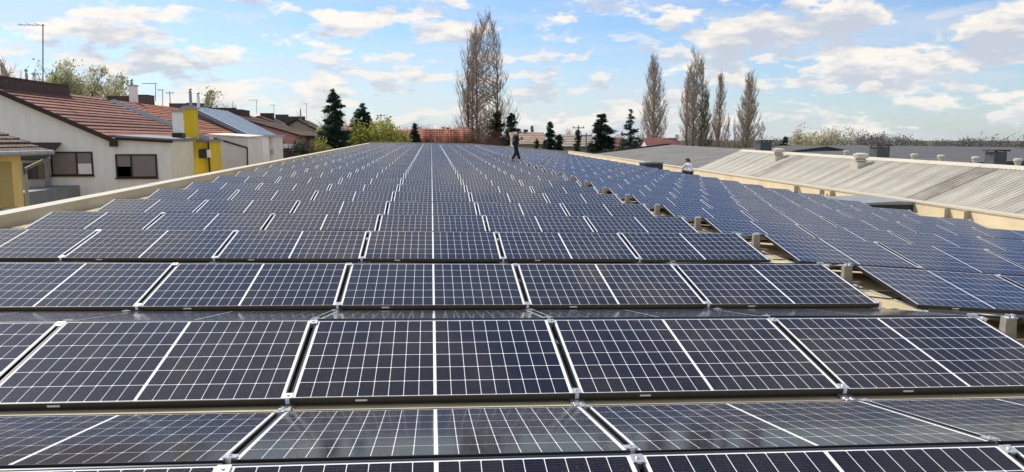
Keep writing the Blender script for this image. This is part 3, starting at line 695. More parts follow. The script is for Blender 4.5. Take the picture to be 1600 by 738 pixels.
# houses beyond the far end of the roof: slopes that face the camera
def front_house(name, label, px0, px1, pyr, pye, Y, wallm, tilem, nc=7, dep=4.5, chim=None):
    x0, x1 = xpx(px0, Y), xpx(px1, Y); ze, zr = zpx(pye, Y, 700), zpx(pyr, Y + dep, 700)
    h = empty(name, ((x0 + x1) / 2, Y, GROUND), label, 'house')
    m = MB(); m.prism([(x0 + .3, Y + .4, GROUND), (x0 + .3, Y + 2 * dep - .4, GROUND), (x0 + .3, Y + 2 * dep - .4, ze), (x0 + .3, Y + dep, zr - .15), (x0 + .3, Y + .4, ze)], (x1 - x0 - .6, 0, 0)); part(m, 'wall', wallm, h)
    for s_ in (0, 1):
        ya = Y if s_ == 0 else Y + 2 * dep
        m = MB(); m.prism([(x0, ya, ze - .1), (x0, Y + dep, zr - .1), (x0, Y + dep, zr), (x0, ya, ze)], (x1 - x0, 0, 0)); rf = part(m, 'roof', tilem, h)
        if s_: continue
        for c_ in range(nc):
            u0, u1 = c_ / nc, (c_ + 1) / nc; ya, yb = Y + dep * u0, Y + dep * u1; za, zb = ze + (zr - ze) * u0, ze + (zr - ze) * u1
            m = MB(); m.prism([(x0, ya - .03, za + .005), (x0, yb, zb + .02), (x0, yb, zb + .05), (x0, ya - .03, za + .11)], (x1 - x0, 0, 0)); part(m, 'tile_course', tilem, h, parent=rf)
    if chim:
        for cx, cy in chim: chimney(h, xpx(cx, Y + dep), Y + dep + .2, zr - .6, zpx(cy, Y + dep, 700), .6, whitew if cx % 2 else brickd)
    return h
tile_r = mat('red_tile', (.44, .15, .09), .8, var=.25, scale=.8, objvar=.2)
tile_k = mat('dark_red_tile', (.22, .085, .075), .8, var=.2, scale=.8, objvar=.15)
front_house('orange_roof_house', 'house with pale orange roof behind the yellow green bush', 596, 660, 203, 226, 118, palew, tile_r, 8, 5, [(655, 200)])
front_house('red_roof_house', 'house with bright red roof right of the dark conical conifer', 652, 737, 202, 226, 126, brickg, tile_r, 8, 5, [(693, 199), (700, 200)])
front_house('dark_red_roof_house', 'low dark red roofed house left of the tall spruce', 932, 985, 215, 236, 140, palew, tile_k, 6, 5)
front_house('maroon_roof_house', 'maroon roofed house behind the bare poplar', 1015, 1068, 216, 236, 150, palew, tile_k, 6, 5, [(1059, 211)])
front_house('tan_roof_house', 'house with tan roof and brown chimney behind the walking man', 800, 856, 207, 226, 112, beigew, mat('tan_tile', (.38, .27, .19), .85, var=.2, scale=.7, objvar=.1), 6, 4.5, [(822, 203), (812, 205)])
front_house('grey_tan_shed', 'long low shed with grey tan roof right of dark conifers', 868, 934, 211, 230, 108, beigew, mat('grey_tan_roof', (.33, .28, .23), .9, var=.2, scale=.6), 5, 4.5)
front_house('pale_orange_house', 'small orange roofed house between spruces on the left', 536, 572, 196, 222, 130, palew, tile_r, 7, 5)

# ------------------------------------------------------------------ halls on the right
asb = mat('corrugated_cement', (.52, .485, .40), .85, var=.24, scale=1.1, objvar=.05, col2=(.63, .59, .50), streak=(.35, 2.2, 1))
asb_d = mat('stained_cement', (.40, .365, .30), .9, var=.3, scale=1.2, objvar=.1)
XE, XG, ZE = 16.25, 19.1, CAM.z - .143 * 16.25
ZG = CAM.z - .061 * 19.1
YS0, YS1 = 6.0, 45.0
h = empty('corrugated_hall', (XE, YS0, GROUND), 'long hall with pale corrugated cement roof along the right parapet', 'building')
def zrow(z, y): return z + TV * y
m = MB(); m.box(XE + .12, 2 * XG - XE - .12, YS0, YS1, GROUND, ZE - .15); part(m, 'wall', paintm, h)
for yy in (YS0, YS1 - .1):
    m = MB(); m.prism([(XE + .13, yy, ZE - .16 + TV * yy - .2), (2 * XG - XE - .13, yy, ZE - .16 + TV * yy - .2), (XG, yy, ZG - .14 + TV * yy)], (0, .1, 0)); part(m, 'gable', greyr, h)
pitch, nw = .2, 5; sw = pitch * nw
ns = int((YS1 - YS0) / sw)
rr_ = (ZG - ZE) / (XG - XE)
def sheet_mesh(sgn):
    V, F = [], []; npt = nw * 8 + 3
    for j in range(npt):
        y = j * pitch / 8; wv = .058 * math.cos(2 * math.pi * y / pitch)
        for u in (-.12, .5, 1.0):
            x = (XG - XE) * u; V.append((sgn * x, y, x * rr_ + wv + TV * y))
        x = (XG - XE) * -.12; V.append((sgn * x, y, x * rr_ + wv + TV * y - .012))
    for j in range(npt - 1):
        q = 4 * j; F += [(q, q + 1, q + 5, q + 4), (q + 1, q + 2, q + 6, q + 5), (q + 3, q, q + 4, q + 7)]
    me = bpy.data.meshes.new('roof_sheet'); me.from_pydata(V, [], F); me.polygons.foreach_set('use_smooth', [True] * len(F)); return me
sm1 = sheet_mesh(1); sm1.materials.append(asb); sm2 = sheet_mesh(-1); sm2.materials.append(asb)
sm3 = sm1.copy(); sm3.materials.clear(); sm3.materials.append(asb_d)
for i in range(ns):
    y = YS0 + i * sw
    for me, x0 in (((sm3 if i in (10, 11, 17, 30) else sm1), XE), (sm2, 2 * XG - XE)):
        o = link('roof_sheet', me, h); o.location = (x0 - XE, y - YS0, zrow(ZE, y) - GROUND + rnd.uniform(0, .016)); o.rotation_euler = (rnd.uniform(-.003, .003), 0, 0)
for i in range(13):
    y = YS0 + i * 3.0
    m = MB(); m.prism([(XG - .24, y, ZG - .045 + TV * y), (XG - .22, y, ZG - .01 + TV * y), (XG, y, ZG + .075 + TV * y), (XG + .22, y, ZG - .01 + TV * y), (XG + .24, y, ZG - .045 + TV * y)], (0, 2.97, 3 * TV)); part(m, 'ridge_cap', capm, h)
m = MB(); m.prism([(XE - .32, YS0, ZE - .17 + TV * YS0), (XE - .1, YS0, ZE - .17 + TV * YS0), (XE - .08, YS0, ZE - .08 + TV * YS0), (XE - .34, YS0, ZE - .06 + TV * YS0)], (0, YS1 - YS0, TV * (YS1 - YS0))); part(m, 'gutter', capm, h)
def roof_vent(px, py, Y, on_slope, label, s_=1.):
    a_ = at(px, py, Y); r = empty('roof_vent', a_, label, 'vent', 'round vents on the corrugated roof')
    if on_slope:
        m = MB(); m.box(-.3 * s_, .3 * s_, -.3 * s_, .3 * s_, -.5, .22 * s_); m.build('base', capm, r)
    m = MB(); m.tube([(0, 0, .0), (0, 0, .42 * s_)], .2 * s_, 12); m.build('neck', capm, r)
    m = MB(); m.tube([(0, 0, .40 * s_), (0, 0, .56 * s_), (0, 0, .62 * s_)], [.31 * s_, .31 * s_, .16 * s_], 14); m.tube([(0, 0, .27 * s_), (0, 0, .33 * s_)], .27 * s_, 14); m.build('cap', capm, r)
def slope_y(px, u):                                   # Y at which a point u (0 eave .. 1 ridge) of the slope shows at column px
    x = XE + (XG - XE) * u
    lo, hi = YS0, YS1
    for _ in range(40):
        mid_ = (lo + hi) / 2; p = project((x, mid_, ZE + (ZG - ZE) * u + TV * mid_))
        if p is None or p[0] > px: lo = mid_
        else: hi = mid_
    return x, lo, ZE + (ZG - ZE) * u + TV * lo
def vent_on(px, u, on_slope, label, s_):
    x, y, z = slope_y(px, u); r = project((x, y, z)); roof_vent(px, r[1], y, on_slope, label, s_)
vent_on(1344, .70, True, 'large round vent on square base below the ridge', 1.0)
vent_on(1216, .72, True, 'smaller round vent on square base near the hall end', 1.0)
for i, (px, l_) in enumerate(((1322, 'small vent cap on ridge just left of large vent'), (1428, 'small vent cap on ridge right of middle dark chimney'), (1470, 'second small ridge vent cap right of middle dark chimney'), (1524, 'small ridge vent cap left of rightmost dark chimney'), (1590, 'small ridge vent cap at the right picture edge'))):
    vent_on(px, 1.03, False, l_, .44)
# membrane roofed hall behind it
memb = mat('grey_membrane', (.15, .145, .13), .85, var=.2, scale=.5, col2=(.19, .18, .16))
bricks = mat('brown_brick', (.24, .12, .08), .9, var=.3, scale=3)
UE, UG, HY0, HY1 = 16.8, 25.0, 46.2, 78.0
ZUE, ZUG = CAM.z - .112 * UE - TV * 46, CAM.z - .036 * UG - TV * 46
def zz_(z, y): return z + TV * y
h = empty('membrane_hall', (UE, HY0, GROUND), 'wide hall with plain grey membrane roof and cream fascia', 'building')
for i in range(8):
    y0, y1 = HY0 + i * (HY1 - HY0) / 8, HY0 + (i + 1) * (HY1 - HY0) / 8 - .0
    m = MB()
    m.prism([(UE - .3, y0, zz_(ZUE, y0) - .12), (UG, y0, zz_(ZUG, y0) - .12), (UG, y0, zz_(ZUG, y0) + .002 * (i % 2)), (UE - .3, y0, zz_(ZUE, y0) + .002 * (i % 2))], (0, y1 - y0, TV * (y1 - y0)))
    m.prism([(UG, y0, zz_(ZUG, y0) - .12), (2 * UG - UE, y0, zz_(ZUE, y0) - .12), (2 * UG - UE, y0, zz_(ZUE, y0)), (UG, y0, zz_(ZUG, y0))], (0, y1 - y0, TV * (y1 - y0)))
    part(m, 'roof_strip', memb, h)
m = MB(); m.prism([(UE, HY0 + .1, GROUND), (2 * UG - UE - .3, HY0 + .1, GROUND), (2 * UG - UE - .3, HY0 + .1, zz_(ZUE, HY0) - .14), (UG, HY0 + .1, zz_(ZUG, HY0) - .14), (UE, HY0 + .1, zz_(ZUE, HY0) - .14)], (0, .2, 0)); part(m, 'end_wall', zinc, h)
m = MB(); m.box(UE, UE + .2, HY0 + .32, HY1, GROUND, zz_(ZUE, HY0) - .15); wl_ = part(m, 'side_wall', bricks, h)
m = MB(); m.prism([(UE - .42, HY0, zz_(ZUE, HY0) - .10), (UE - .31, HY0, zz_(ZUE, HY0) - .10), (UE - .31, HY0, zz_(ZUE, HY0) + .06), (UE - .42, HY0, zz_(ZUE, HY0) + .06)], (0, HY1 - HY0, TV * (HY1 - HY0))); part(m, 'fascia', paintm, h)
for i in range(9):
    y = HY0 + .4 + i * 3.9; m = MB(); m.box(UE - .14, UE - .004, y, y + .3, GROUND, zz_(ZUE, y) - .3); part(m, 'pilaster', paintm, h, parent=wl_)
    if i in (5, 6, 7):
        m = MB(); m.box(UE - .12, UE - .004, y + .52, y + 3.88, GROUND, zz_(ZUE, y) - .75); part(m, 'wall_panel', paintm, h, parent=wl_)
m = MB(); m.prism([(UE - .3, HY1, zz_(ZUE, HY1) - .3), (UG, HY1, zz_(ZUG, HY1) - .3), (UG, HY1, zz_(ZUG, HY1) + .16), (UE - .3, HY1, zz_(ZUE, HY1) + .16)], (0, .12, 0)); part(m, 'verge_upstand', darkm, h)
m = MB(); m.tube([(UE - .5, HY0 + .05, GROUND), (UE - .5, HY0 + .05, zz_(ZUE, HY0) - .05)], .09, 7); part(m, 'downpipe', whitew, h)
# dark flat halls further right and dark metal chimneys on them
flatd = mat('dark_bitumen', (.085, .085, .085), .85, var=.2, scale=.4)
for i, (xa, xb, ya, yb, py, pxx, lab) in enumerate(((23.5, 60, 34, 58, 243, 1500, 'broad dark flat roofed hall behind the corrugated ridge'), (36, 74, 64, 96, 234, 1400, 'dark flat hall furthest right below the tree line'))):
    zt = at(pxx, py, ya + 6).z
    h = empty('dark_hall', ((xa + xb) / 2, ya, GROUND), lab, 'building')
    m = MB(); m.box(xa, xb, ya, yb, GROUND, zt - .5); part(m, 'wall', brickg, h)
    m = MB(); m.prism([(xa - .3, ya - .3, zt - .5), (xb + .3, ya - .3, zt - .5), (xb + .3, ya - .3, zt - .28), ((xa + xb) / 2, ya - .3, zt + .25), (xa - .3, ya - .3, zt - .28)], (0, yb - ya + .6, 0)); part(m, 'roof', flatd, h)
h = empty('grey_gable_shed', (xpx(1290, 70), 70, GROUND), 'dark shed with shallow gable peak left of middle chimney', 'building')
m = MB(); m.prism([(xpx(1238, 70), 70, GROUND), (xpx(1345, 70), 70, GROUND), at(1345, 239, 70), at(1292, 230, 70), at(1238, 237, 70)], (0, 9, 0)); part(m, 'wall', mat('slate_wall', (.10, .12, .13), .8, var=.2), h)
m = MB(); m.prism([at(1346, 238.5, 69.8), at(1292, 229, 69.8), at(1237, 236, 69.8), at(1237, 237.5, 69.8), at(1292, 230.5, 69.8), at(1346, 240, 69.8)], (0, 9.4, 0)); part(m, 'roof', flatd, h)
for px0, px1, pt, pb, Y, lab in ((1188, 1206, 219, 236, 50, 'dark square metal chimney at the far hall corner'), (1370, 1391, 226, 246, 33, 'dark square metal chimney in the middle of the ridge'), (1553, 1574, 234, 254, 27, 'dark square metal chimney furthest right')):
    a_, b_ = at(px0, pb, Y), at(px1, pt, Y); wd = b_.x - a_.x
    r = empty('roof_chimney', ((a_.x + b_.x) / 2, Y, a_.z), lab, 'chimney', 'dark chimneys behind the ridge')
    m = MB(); m.box(-wd / 2, wd / 2, 0, wd, -1.2, (b_.z - a_.z) * .8); m.build('shaft', mat('oxidised_zinc', (.10, .115, .11), .55, metal=.3, var=.35, scale=3), r)
    m = MB(); z_ = (b_.z - a_.z); m.box(-wd / 2 - .08, wd / 2 + .08, -.08, wd + .08, z_ * .86, z_)
    for sx in (-1, 1):
        for yy in (.04, wd - .04): m.box(sx * (wd / 2 - .06) - .02, sx * (wd / 2 - .06) + .02, yy - .02, yy + .02, z_ * .8, z_ * .86)
    m.build('cowl', mat('rust_brown', (.09, .055, .045), .7, var=.3), r)

# ------------------------------------------------------------------ trees
bark = mat('grey_bark', (.44, .34, .255), .9, var=.25, scale=3)
bark_w = mat('pale_bark', (.52, .425, .33), .9, var=.25, scale=2)
bark_d = mat('dark_bark', (.10, .08, .065), .9, var=.3, scale=4)
twig_o = mat('olive_twigs', (.22, .19, .09), .9, var=.3, scale=1)
def leafmat(name, c1, c2, tr=.25):
    if name in MATS: return MATS[name]
    m = bpy.data.materials.new(name); m.use_nodes = True; t = m.node_tree; bs = t.nodes['Principled BSDF']; bs.inputs['Roughness'].default_value = .75; bs.inputs['Specular IOR Level'].default_value = .2
    g = t.nodes.new('ShaderNodeNewGeometry'); mx = t.nodes.new('ShaderNodeMix'); mx.data_type = 'RGBA'; t.links.new(g.outputs['Random Per Island'], mx.inputs[0])
    mx.inputs[6].default_value = (*c1, 1); mx.inputs[7].default_value = (*c2, 1); t.links.new(mx.outputs[2], bs.inputs['Base Color'])
    tl = t.nodes.new('ShaderNodeBsdfTranslucent'); t.links.new(mx.outputs[2], tl.inputs[0]); ms = t.nodes.new('ShaderNodeMixShader'); ms.inputs[0].default_value = tr
    t.links.new(bs.outputs[0], ms.inputs[1]); t.links.new(tl.outputs[0], ms.inputs[2]); t.links.new(ms.outputs[0], t.nodes['Material Output'].inputs['Surface'])
    MATS[name] = m; return m
def tubes_mesh(name, segs, material):
    """segs: array (n, 8): p0 xyz, p1 xyz, r0, r1 -> three-sided tapered sticks"""
    A = np.asarray(segs, float); n = len(A); p0, p1 = A[:, :3], A[:, 3:6]; d = p1 - p0; d /= np.linalg.norm(d, axis=1)[:, None] + 1e-9
    ref = np.where(np.abs(d[:, 2:3]) < .9, np.array([[0, 0, 1.]]), np.array([[1., 0, 0]])); a_ = np.cross(d, ref); a_ /= np.linalg.norm(a_, axis=1)[:, None]; b_ = np.cross(d, a_)
    V = np.zeros((n, 6, 3))
    for j in range(3):
        an = 2 * math.pi * j / 3; o = a_ * math.cos(an) + b_ * math.sin(an); V[:, j] = p0 + o * A[:, 6:7]; V[:, 3 + j] = p1 + o * A[:, 7:8]
    F = np.array([[0, 1, 4, 3], [1, 2, 5, 4], [2, 0, 3, 5]])[None] + (np.arange(n) * 6)[:, None, None]
    return np_mesh(name, V.reshape(-1, 3), F.reshape(-1, 4), material)
def leaves_mesh(name, P_, size, material, rng, aspect=.55, flat=0., U=None):
    P_ = np.asarray(P_, float); n = len(P_); u = rng.normal(size=(n, 3)); u = u if U is None else u * .35 + U; u /= np.linalg.norm(u, axis=1)[:, None]; v = rng.normal(size=(n, 3)); v[:, 2] += flat; v -= u * (u * v).sum(1)[:, None]; v /= np.linalg.norm(v, axis=1)[:, None]
    s = (size * rng.uniform(.6, 1.35, n))[:, None]; V = np.stack([P_ - u * s, P_ + v * s * aspect, P_ + u * s, P_ - v * s * aspect], 1)
    return np_mesh(name, V.reshape(-1, 3), np.arange(4 * n).reshape(-1, 4), material)
def tree(name, base, label, group=None): return empty(name, base, label, 'tree', group)
def at_ground(px, Y): p = at(px, 218, Y); return Vector((p.x, Y, GROUND))

def poplar(px, pyt, Y, wpx, label, seed, stems=1, n1=70, mat_=bark, low=.08, leafy=None, group='bare poplars'):
    g = at_ground(px, Y); H = at(px, pyt, Y).z - GROUND; Rm = wpx / 2 * Y / F_PX
    rng = np.random.default_rng(seed); trunk, crown = [], []
    def prof(t): return Rm * (np.clip((t - .02) / .22, 0, 1) ** .6) * (np.clip((1.02 - t) / .70, 0, 1) ** .5) * 1.12
    tops = []
    for s_ in range(stems):
        a0 = rng.uniform(0, 6.28); off = (0 if stems == 1 else Rm * rng.uniform(.25, .62)); hh = H * (1 if s_ == 0 else rng.uniform(.86, .985))
        if stems > 1: a0 = math.pi * s_ + rng.uniform(-.5, .5) if s_ < 2 else rng.uniform(0, 6.28)
        r0 = H * (.016 if stems == 1 else .011); pts = []
        for i in range(13):
            t = i / 12; o = off * (min(t * 3.0, 1)) ** .8
            pts.append(np.array([o * math.cos(a0) + rng.normal(0, .05), o * math.sin(a0) + rng.normal(0, .05), hh * t]))
        for i in range(12): trunk.append((*pts[i], *pts[i + 1], r0 * (1 - i / 12.3), r0 * (1 - (i + 1) / 12.3)))
        tops.append((pts, hh, r0))
    for i in range(n1 * stems):
        pts, hh, r0 = tops[i % stems]
        t = low + (0.93 - low) * ((i + rng.random()) / (n1 * stems)) ** .9; q = t * 12; i0 = int(q); p = pts[i0] + (pts[min(i0 + 1, 12)] - pts[i0]) * (q - i0)
        a_ = rng.uniform(0, 6.28); ln = hh * rng.uniform(.13, .27) * (1.15 - .55 * t); lim = prof(min(t + ln / hh * .5, 1)) * rng.uniform(.55, 1.05)
        tgt = np.array([math.cos(a_) * lim, math.sin(a_) * lim]); c = p.copy(); rad = r0 * (1 - t) * .42 + .028; prev = c; ns_ = 6; br = [c]
        for k in range(1, ns_ + 1):
            f = k / ns_; o = p[:2] + (tgt - p[:2]) * (1 - (1 - f) ** 1.8); c = np.array([o[0] + rng.normal(0, .06), o[1] + rng.normal(0, .06), p[2] + ln * f]); br.append(c)
            crown.append((*prev, *c, rad * (1 - (k - 1) / (ns_ + .6)), rad * (1 - k / (ns_ + .6)))); prev = c
        for k in range(12):
            f = rng.uniform(.08, 1) * ns_; j = min(int(f), ns_ - 1); q0 = br[j] + (br[j + 1] - br[j]) * (f - j); b2 = rng.uniform(0, 6.28); l2 = ln * rng.uniform(.16, .36); sp = rng.uniform(.22, .5)
            d = np.array([math.cos(b2) * sp, math.sin(b2) * sp, 1.0]); d += np.array([*(q0[:2]), 0]) / (Rm + .1) * .18; d /= np.linalg.norm(d); q1 = q0 + d * l2 * .5; q2 = q1 + (d + np.array([0, 0, .35])) * l2 * .42
            crown.append((*q0, *q1, .026, .02)); crown.append((*q1, *q2, .02, .010))
            for _ in range(3):
                e0 = q0 + (q1 - q0) * rng.uniform(.2, 1) if rng.random() < .5 else q1 + (q2 - q1) * rng.random(); b3 = rng.uniform(0, 6.28); l3 = l2 * rng.uniform(.3, .6); d3 = np.array([math.cos(b3) * .42, math.sin(b3) * .42, 1.]); d3 /= np.linalg.norm(d3)
                crown.append((*e0, *(e0 + d3 * l3), .017, .008))
    kz = H / max(c_[5] for c_ in crown)
    for lst in (trunk, crown):
        for i_, c_ in enumerate(lst): lst[i_] = (c_[0] * 1.12, c_[1] * 1.12, c_[2] * kz, c_[3] * 1.12, c_[4] * 1.12, c_[5] * kz, c_[6], c_[7])
    r = tree(name='poplar_tree', base=g, label=label, group=group)
    link('trunk', tubes_mesh('trunk', trunk, bark_d if stems > 1 else bark), r); link('crown', tubes_mesh('crown', crown, mat_), r)
    return r
poplar(757, 8, 150, 84, 'broadest tallest bare poplar with several stems, left of the others', 11, stems=4, n1=62, mat_=bark)
poplar(1020, 78, 160, 38, 'bare poplar standing right of the tall spruce', 12, n1=165, mat_=bark_w)
poplar(1084, 68, 160, 46, 'bare poplar with dark double trunk, tallest on the right', 13, stems=3, n1=72, mat_=bark_w)
poplar(1101, 128, 158, 22, 'olive twigged low poplar against the double trunked poplar', 19, n1=60, mat_=twig_o)
poplar(1123, 108, 165, 20, 'slender bare poplar in the gap between two larger ones', 14, n1=80, mat_=bark_w)
poplar(1168, 104, 160, 38, 'rightmost large bare poplar', 15, n1=165, mat_=bark_w)
poplar(1137, 176, 170, 12, 'tiny young poplar right of the slender poplar', 16, n1=26, mat_=bark_w)
poplar(1192, 188, 168, 16, 'small young poplar at the foot of the rightmost large poplar', 17, n1=26, mat_=bark_w)
poplar(1147, 190, 168, 8, 'thinnest young poplar beside the rightmost large poplar', 18, n1=20, mat_=bark_w)

def conifer(px, pyt, Y, wpx, label, seed, material, tops=1, dens=1., droop=.25, shape=.8, sz=.30, nb=None, taper=1.0):
    g = at_ground(px, Y); H = at(px, pyt, Y).z - GROUND; Rm = 1.5 * wpx / 2 * Y / F_PX; rng = np.random.default_rng(seed)
    trunk = [(0, 0, H * i / 8, rng.normal(0, .02), rng.normal(0, .02), H * (i + 1) / 8, .02 * H * (1 - i / 8.2), .02 * H * (1 - (i + 1) / 8.2)) for i in range(8)]
    limbs, pts, dirs = [], [], []
    nb = nb or int(15 * H)
    for i in range(nb):
        t = .04 + .96 * ((i + rng.random()) / nb); z = H * t; rr = Rm * ((1 - t) ** shape) * rng.uniform(.62, 1.12) * (1 + .10 * math.sin(t * 29 + seed) + rng.normal(0, .14)) + .06; a_ = rng.uniform(0, 6.28); dz = -droop * rr + rng.normal(0, .05)
        lift = .35 * rr
        p0 = np.array([0, 0, z]); pm = np.array([math.cos(a_) * rr * .6, math.sin(a_) * rr * .6, z + dz]); p1 = np.array([math.cos(a_) * rr, math.sin(a_) * rr, z + dz + lift * .35])
        limbs += [(*p0, *pm, .03, .02), (*pm, *p1, .02, .008)]
        nn = max(4, int(rr * 46 * dens)); f = rng.random(nn) ** .6
        q = np.where(f[:, None] < .6, p0 + (pm - p0) * (f[:, None] / .6), pm + (p1 - pm) * ((f[:, None] - .6) / .4))
        q = q + rng.normal(size=(nn, 3)) * np.array([.13, .13, .10]) * (.4 + rr * .45); pts.append(q); dirs.append(np.tile([math.cos(a_), math.sin(a_), -.25], (nn, 1)))
    r = tree('conifer_tree', g, label, 'dark conifers')
    link('trunk', tubes_mesh('trunk', trunk, bark_d), r); tag(link('branches', tubes_mesh('branches', limbs, bark_d), r), kind='stuff')
    link('crown', leaves_mesh('crown', np.concatenate(pts), sz, material, rng, .22, U=np.concatenate(dirs)), r); return r
needle = leafmat('dark_needles', (.022, .050, .030), (.065, .105, .060), .25)
needle_b = leafmat('blue_needles', (.028, .060, .045), (.075, .115, .085), .25)
needle_br = leafmat('brown_green_needles', (.055, .058, .034), (.11, .10, .065), .25)
conifer(523, 138, 88, 60, 'tall narrow ragged spruce at the left beside the houses', 1, needle, shape=.72, droop=.3)
conifer(568, 162, 98, 62, 'broad conical fir right of the ragged spruce', 2, needle, shape=.62, droop=.15)
conifer(648, 193, 104, 26, 'small dark cone shaped conifer before the red roof', 3, needle, shape=.6)
conifer(777, 174, 125, 26, 'dense brown green columnar conifer by the tallest poplar', 4, needle_br, shape=.4, droop=.1, dens=1.3)
conifer(799, 177, 118, 28, 'dark conifer directly behind the walking man', 5, needle_b, shape=.5, droop=.12)
conifer(859, 191, 100, 26, 'dark conifer right of the walking man, large of a pair', 6, needle_b, shape=.6)
conifer(874, 211, 99, 13, 'low rounded conifer against the larger one, right of walking man', 7, needle, shape=.4)
conifer(839, 217, 96, 13, 'tiny dark conifer bush just right of the walking man', 8, needle, shape=.6)
conifer(831, 197, 128, 14, 'thin yellowish young pine behind the tan roof', 9, leafmat('young_pine', (.07, .09, .03), (.13, .14, .06), .2), shape=.8)
conifer(940, 179, 100, 36, 'dense tall conifer left of the open branched spruce', 10, needle, shape=.42, droop=.12, dens=1.2)
conifer(985, 171, 96, 56, 'open branched spruce with visible tiers left of the bare poplars', 21, needle_b, shape=.8, droop=.3, dens=.7, nb=95)
conifer(1227, 214, 130, 16, 'small dark evergreen right of the far square chimney', 22, needle, shape=.35)
conifer(902, 204, 84, 9, 'slim dark column of ivy beside the pole at roof end', 23, needle, shape=.3, sz=.25)

def broad(px, pyt, Y, wpx, label, seed, leaf=None, nleaf=2500, lsz=.2, material=bark, name='broadleaf_tree', spread=1., cat='tree', group='pale spring trees', fine=3, base_py=None, trunk_f=.25):
    g = at_ground(px, Y); H = at(px, pyt, Y).z - GROUND; Rm = wpx / 2 * Y / F_PX; rng = np.random.default_rng(seed); trunk, crown, tips = [], [], []
    def grow(p, d, ln, rad, lev):
        q = p; nsg = 3
        for k in range(nsg):
            d = d + rng.normal(0, .13, 3); d[2] += .06; d /= np.linalg.norm(d); e = q + d * ln / nsg
            lim = math.hypot(e[0], e[1]); mx = Rm * math.sqrt(max(.05, 1 - ((e[2] / H - .6) / .45) ** 2))
            if lim > mx: e[:2] *= mx / lim
            if e[2] > H: e[2] = H - rng.random() * .3
            (trunk if lev == 0 else crown).append((*q, *e, rad * (1 - .2 * k), rad * (1 - .2 * (k + 1)))); q = e
            if lev >= 2: tips.append(q)
            if lev < fine + 1:
                for _ in range(1 if lev == 0 and k == 0 else (3 if lev < 2 else 2)):
                    a_ = rng.normal(size=3); a_ -= d * a_.dot(d); a_ /= np.linalg.norm(a_); dd = d * math.cos(.62) + a_ * math.sin(.62) * spread; dd /= np.linalg.norm(dd)
                    grow(q, dd, ln * rng.uniform(.5, .72), max(rad * .5, .012), lev + 1)
    grow(np.zeros(3), np.array([0, 0, 1.]), H * (.42 + trunk_f * .2), H * .018, 0)
    r = empty(name, g, label, cat, group)
    link('trunk', tubes_mesh('trunk', trunk, material), r); tag(link('branches', tubes_mesh('branches', crown, material), r), kind='stuff')
    if leaf:
        T = np.array(tips); P_ = T[rng.integers(0, len(T), nleaf)] + rng.normal(0, .28, (nleaf, 3)); link('crown', leaves_mesh('crown', P_, lsz, leaf, rng), r)
    return r
pale = leafmat('pale_spring_leaves', (.42, .44, .20), (.60, .58, .36), .45)
paley = leafmat('yellow_green_leaves', (.34, .35, .06), (.50, .48, .13), .35)
blossom = leafmat('cream_blossom', (.48, .44, .26), (.66, .62, .44), .35)
broad(30, 86, 95, 80, 'bare grey tree behind the white house at far left', 31, material=bark)
broad(-8, 90, 92, 60, 'bare tree cut by the left picture edge', 32, material=bark)
broad(92, 92, 88, 70, 'pale green tree left of centre behind white house', 33, pale, 4200, .17)
broad(125, 96, 86, 74, 'fullest pale green tree behind the white house', 34, pale, 7500, .17)
broad(160, 108, 92, 60, 'pale green tree above the pink gable', 35, pale, 5200, .17)
broad(190, 118, 100, 44, 'thin pale green tree right of the pale green group', 36, pale, 2600, .17)
broad(340, 142, 130, 42, 'small yellow green tree above the sheet metal roof', 37, paley, 1100, .22)
broad(372, 158, 125, 30, 'small bare tree above the mossy brown roof', 38, fine=2)
broad(495, 166, 120, 62, 'bare grey tree left behind the ragged spruce', 39, material=bark_w)
broad(546, 164, 125, 56, 'bare grey tree between the spruce and fir', 40, material=bark_w)
broad(512, 186, 100, 30, 'cream blossoming small tree left of the ragged spruce', 41, blossom, 1400, .16)
broad(655, 182, 150, 54, 'bare tree above the red roofs', 42, material=bark_w)
broad(710, 190, 150, 40, 'bare tree low between red roof and tallest poplar', 43, material=bark_w)
broad(1285, 192, 100, 104, 'wide pale yellow budding tree behind the corrugated ridge', 44, blossom, 7500, .15, material=bark_w)
broad(460, 172, 135, 40, 'faint bare tree behind the beige house', 45, fine=2, material=bark_w)
broad(482, 205, 96, 34, 'bare shrub in front of the beige house', 46, fine=3, material=bark_w, group=None)
broad(885, 196, 150, 60, 'bare tree far behind the grey tan shed', 47, fine=2, material=bark_w)
broad(745, 200, 128, 60, 'brown bare bush at the foot of the tallest poplar', 48, material=bark, group=None)
bushm = leafmat('bush_leaves', (.24, .26, .05), (.40, .40, .08), .35)
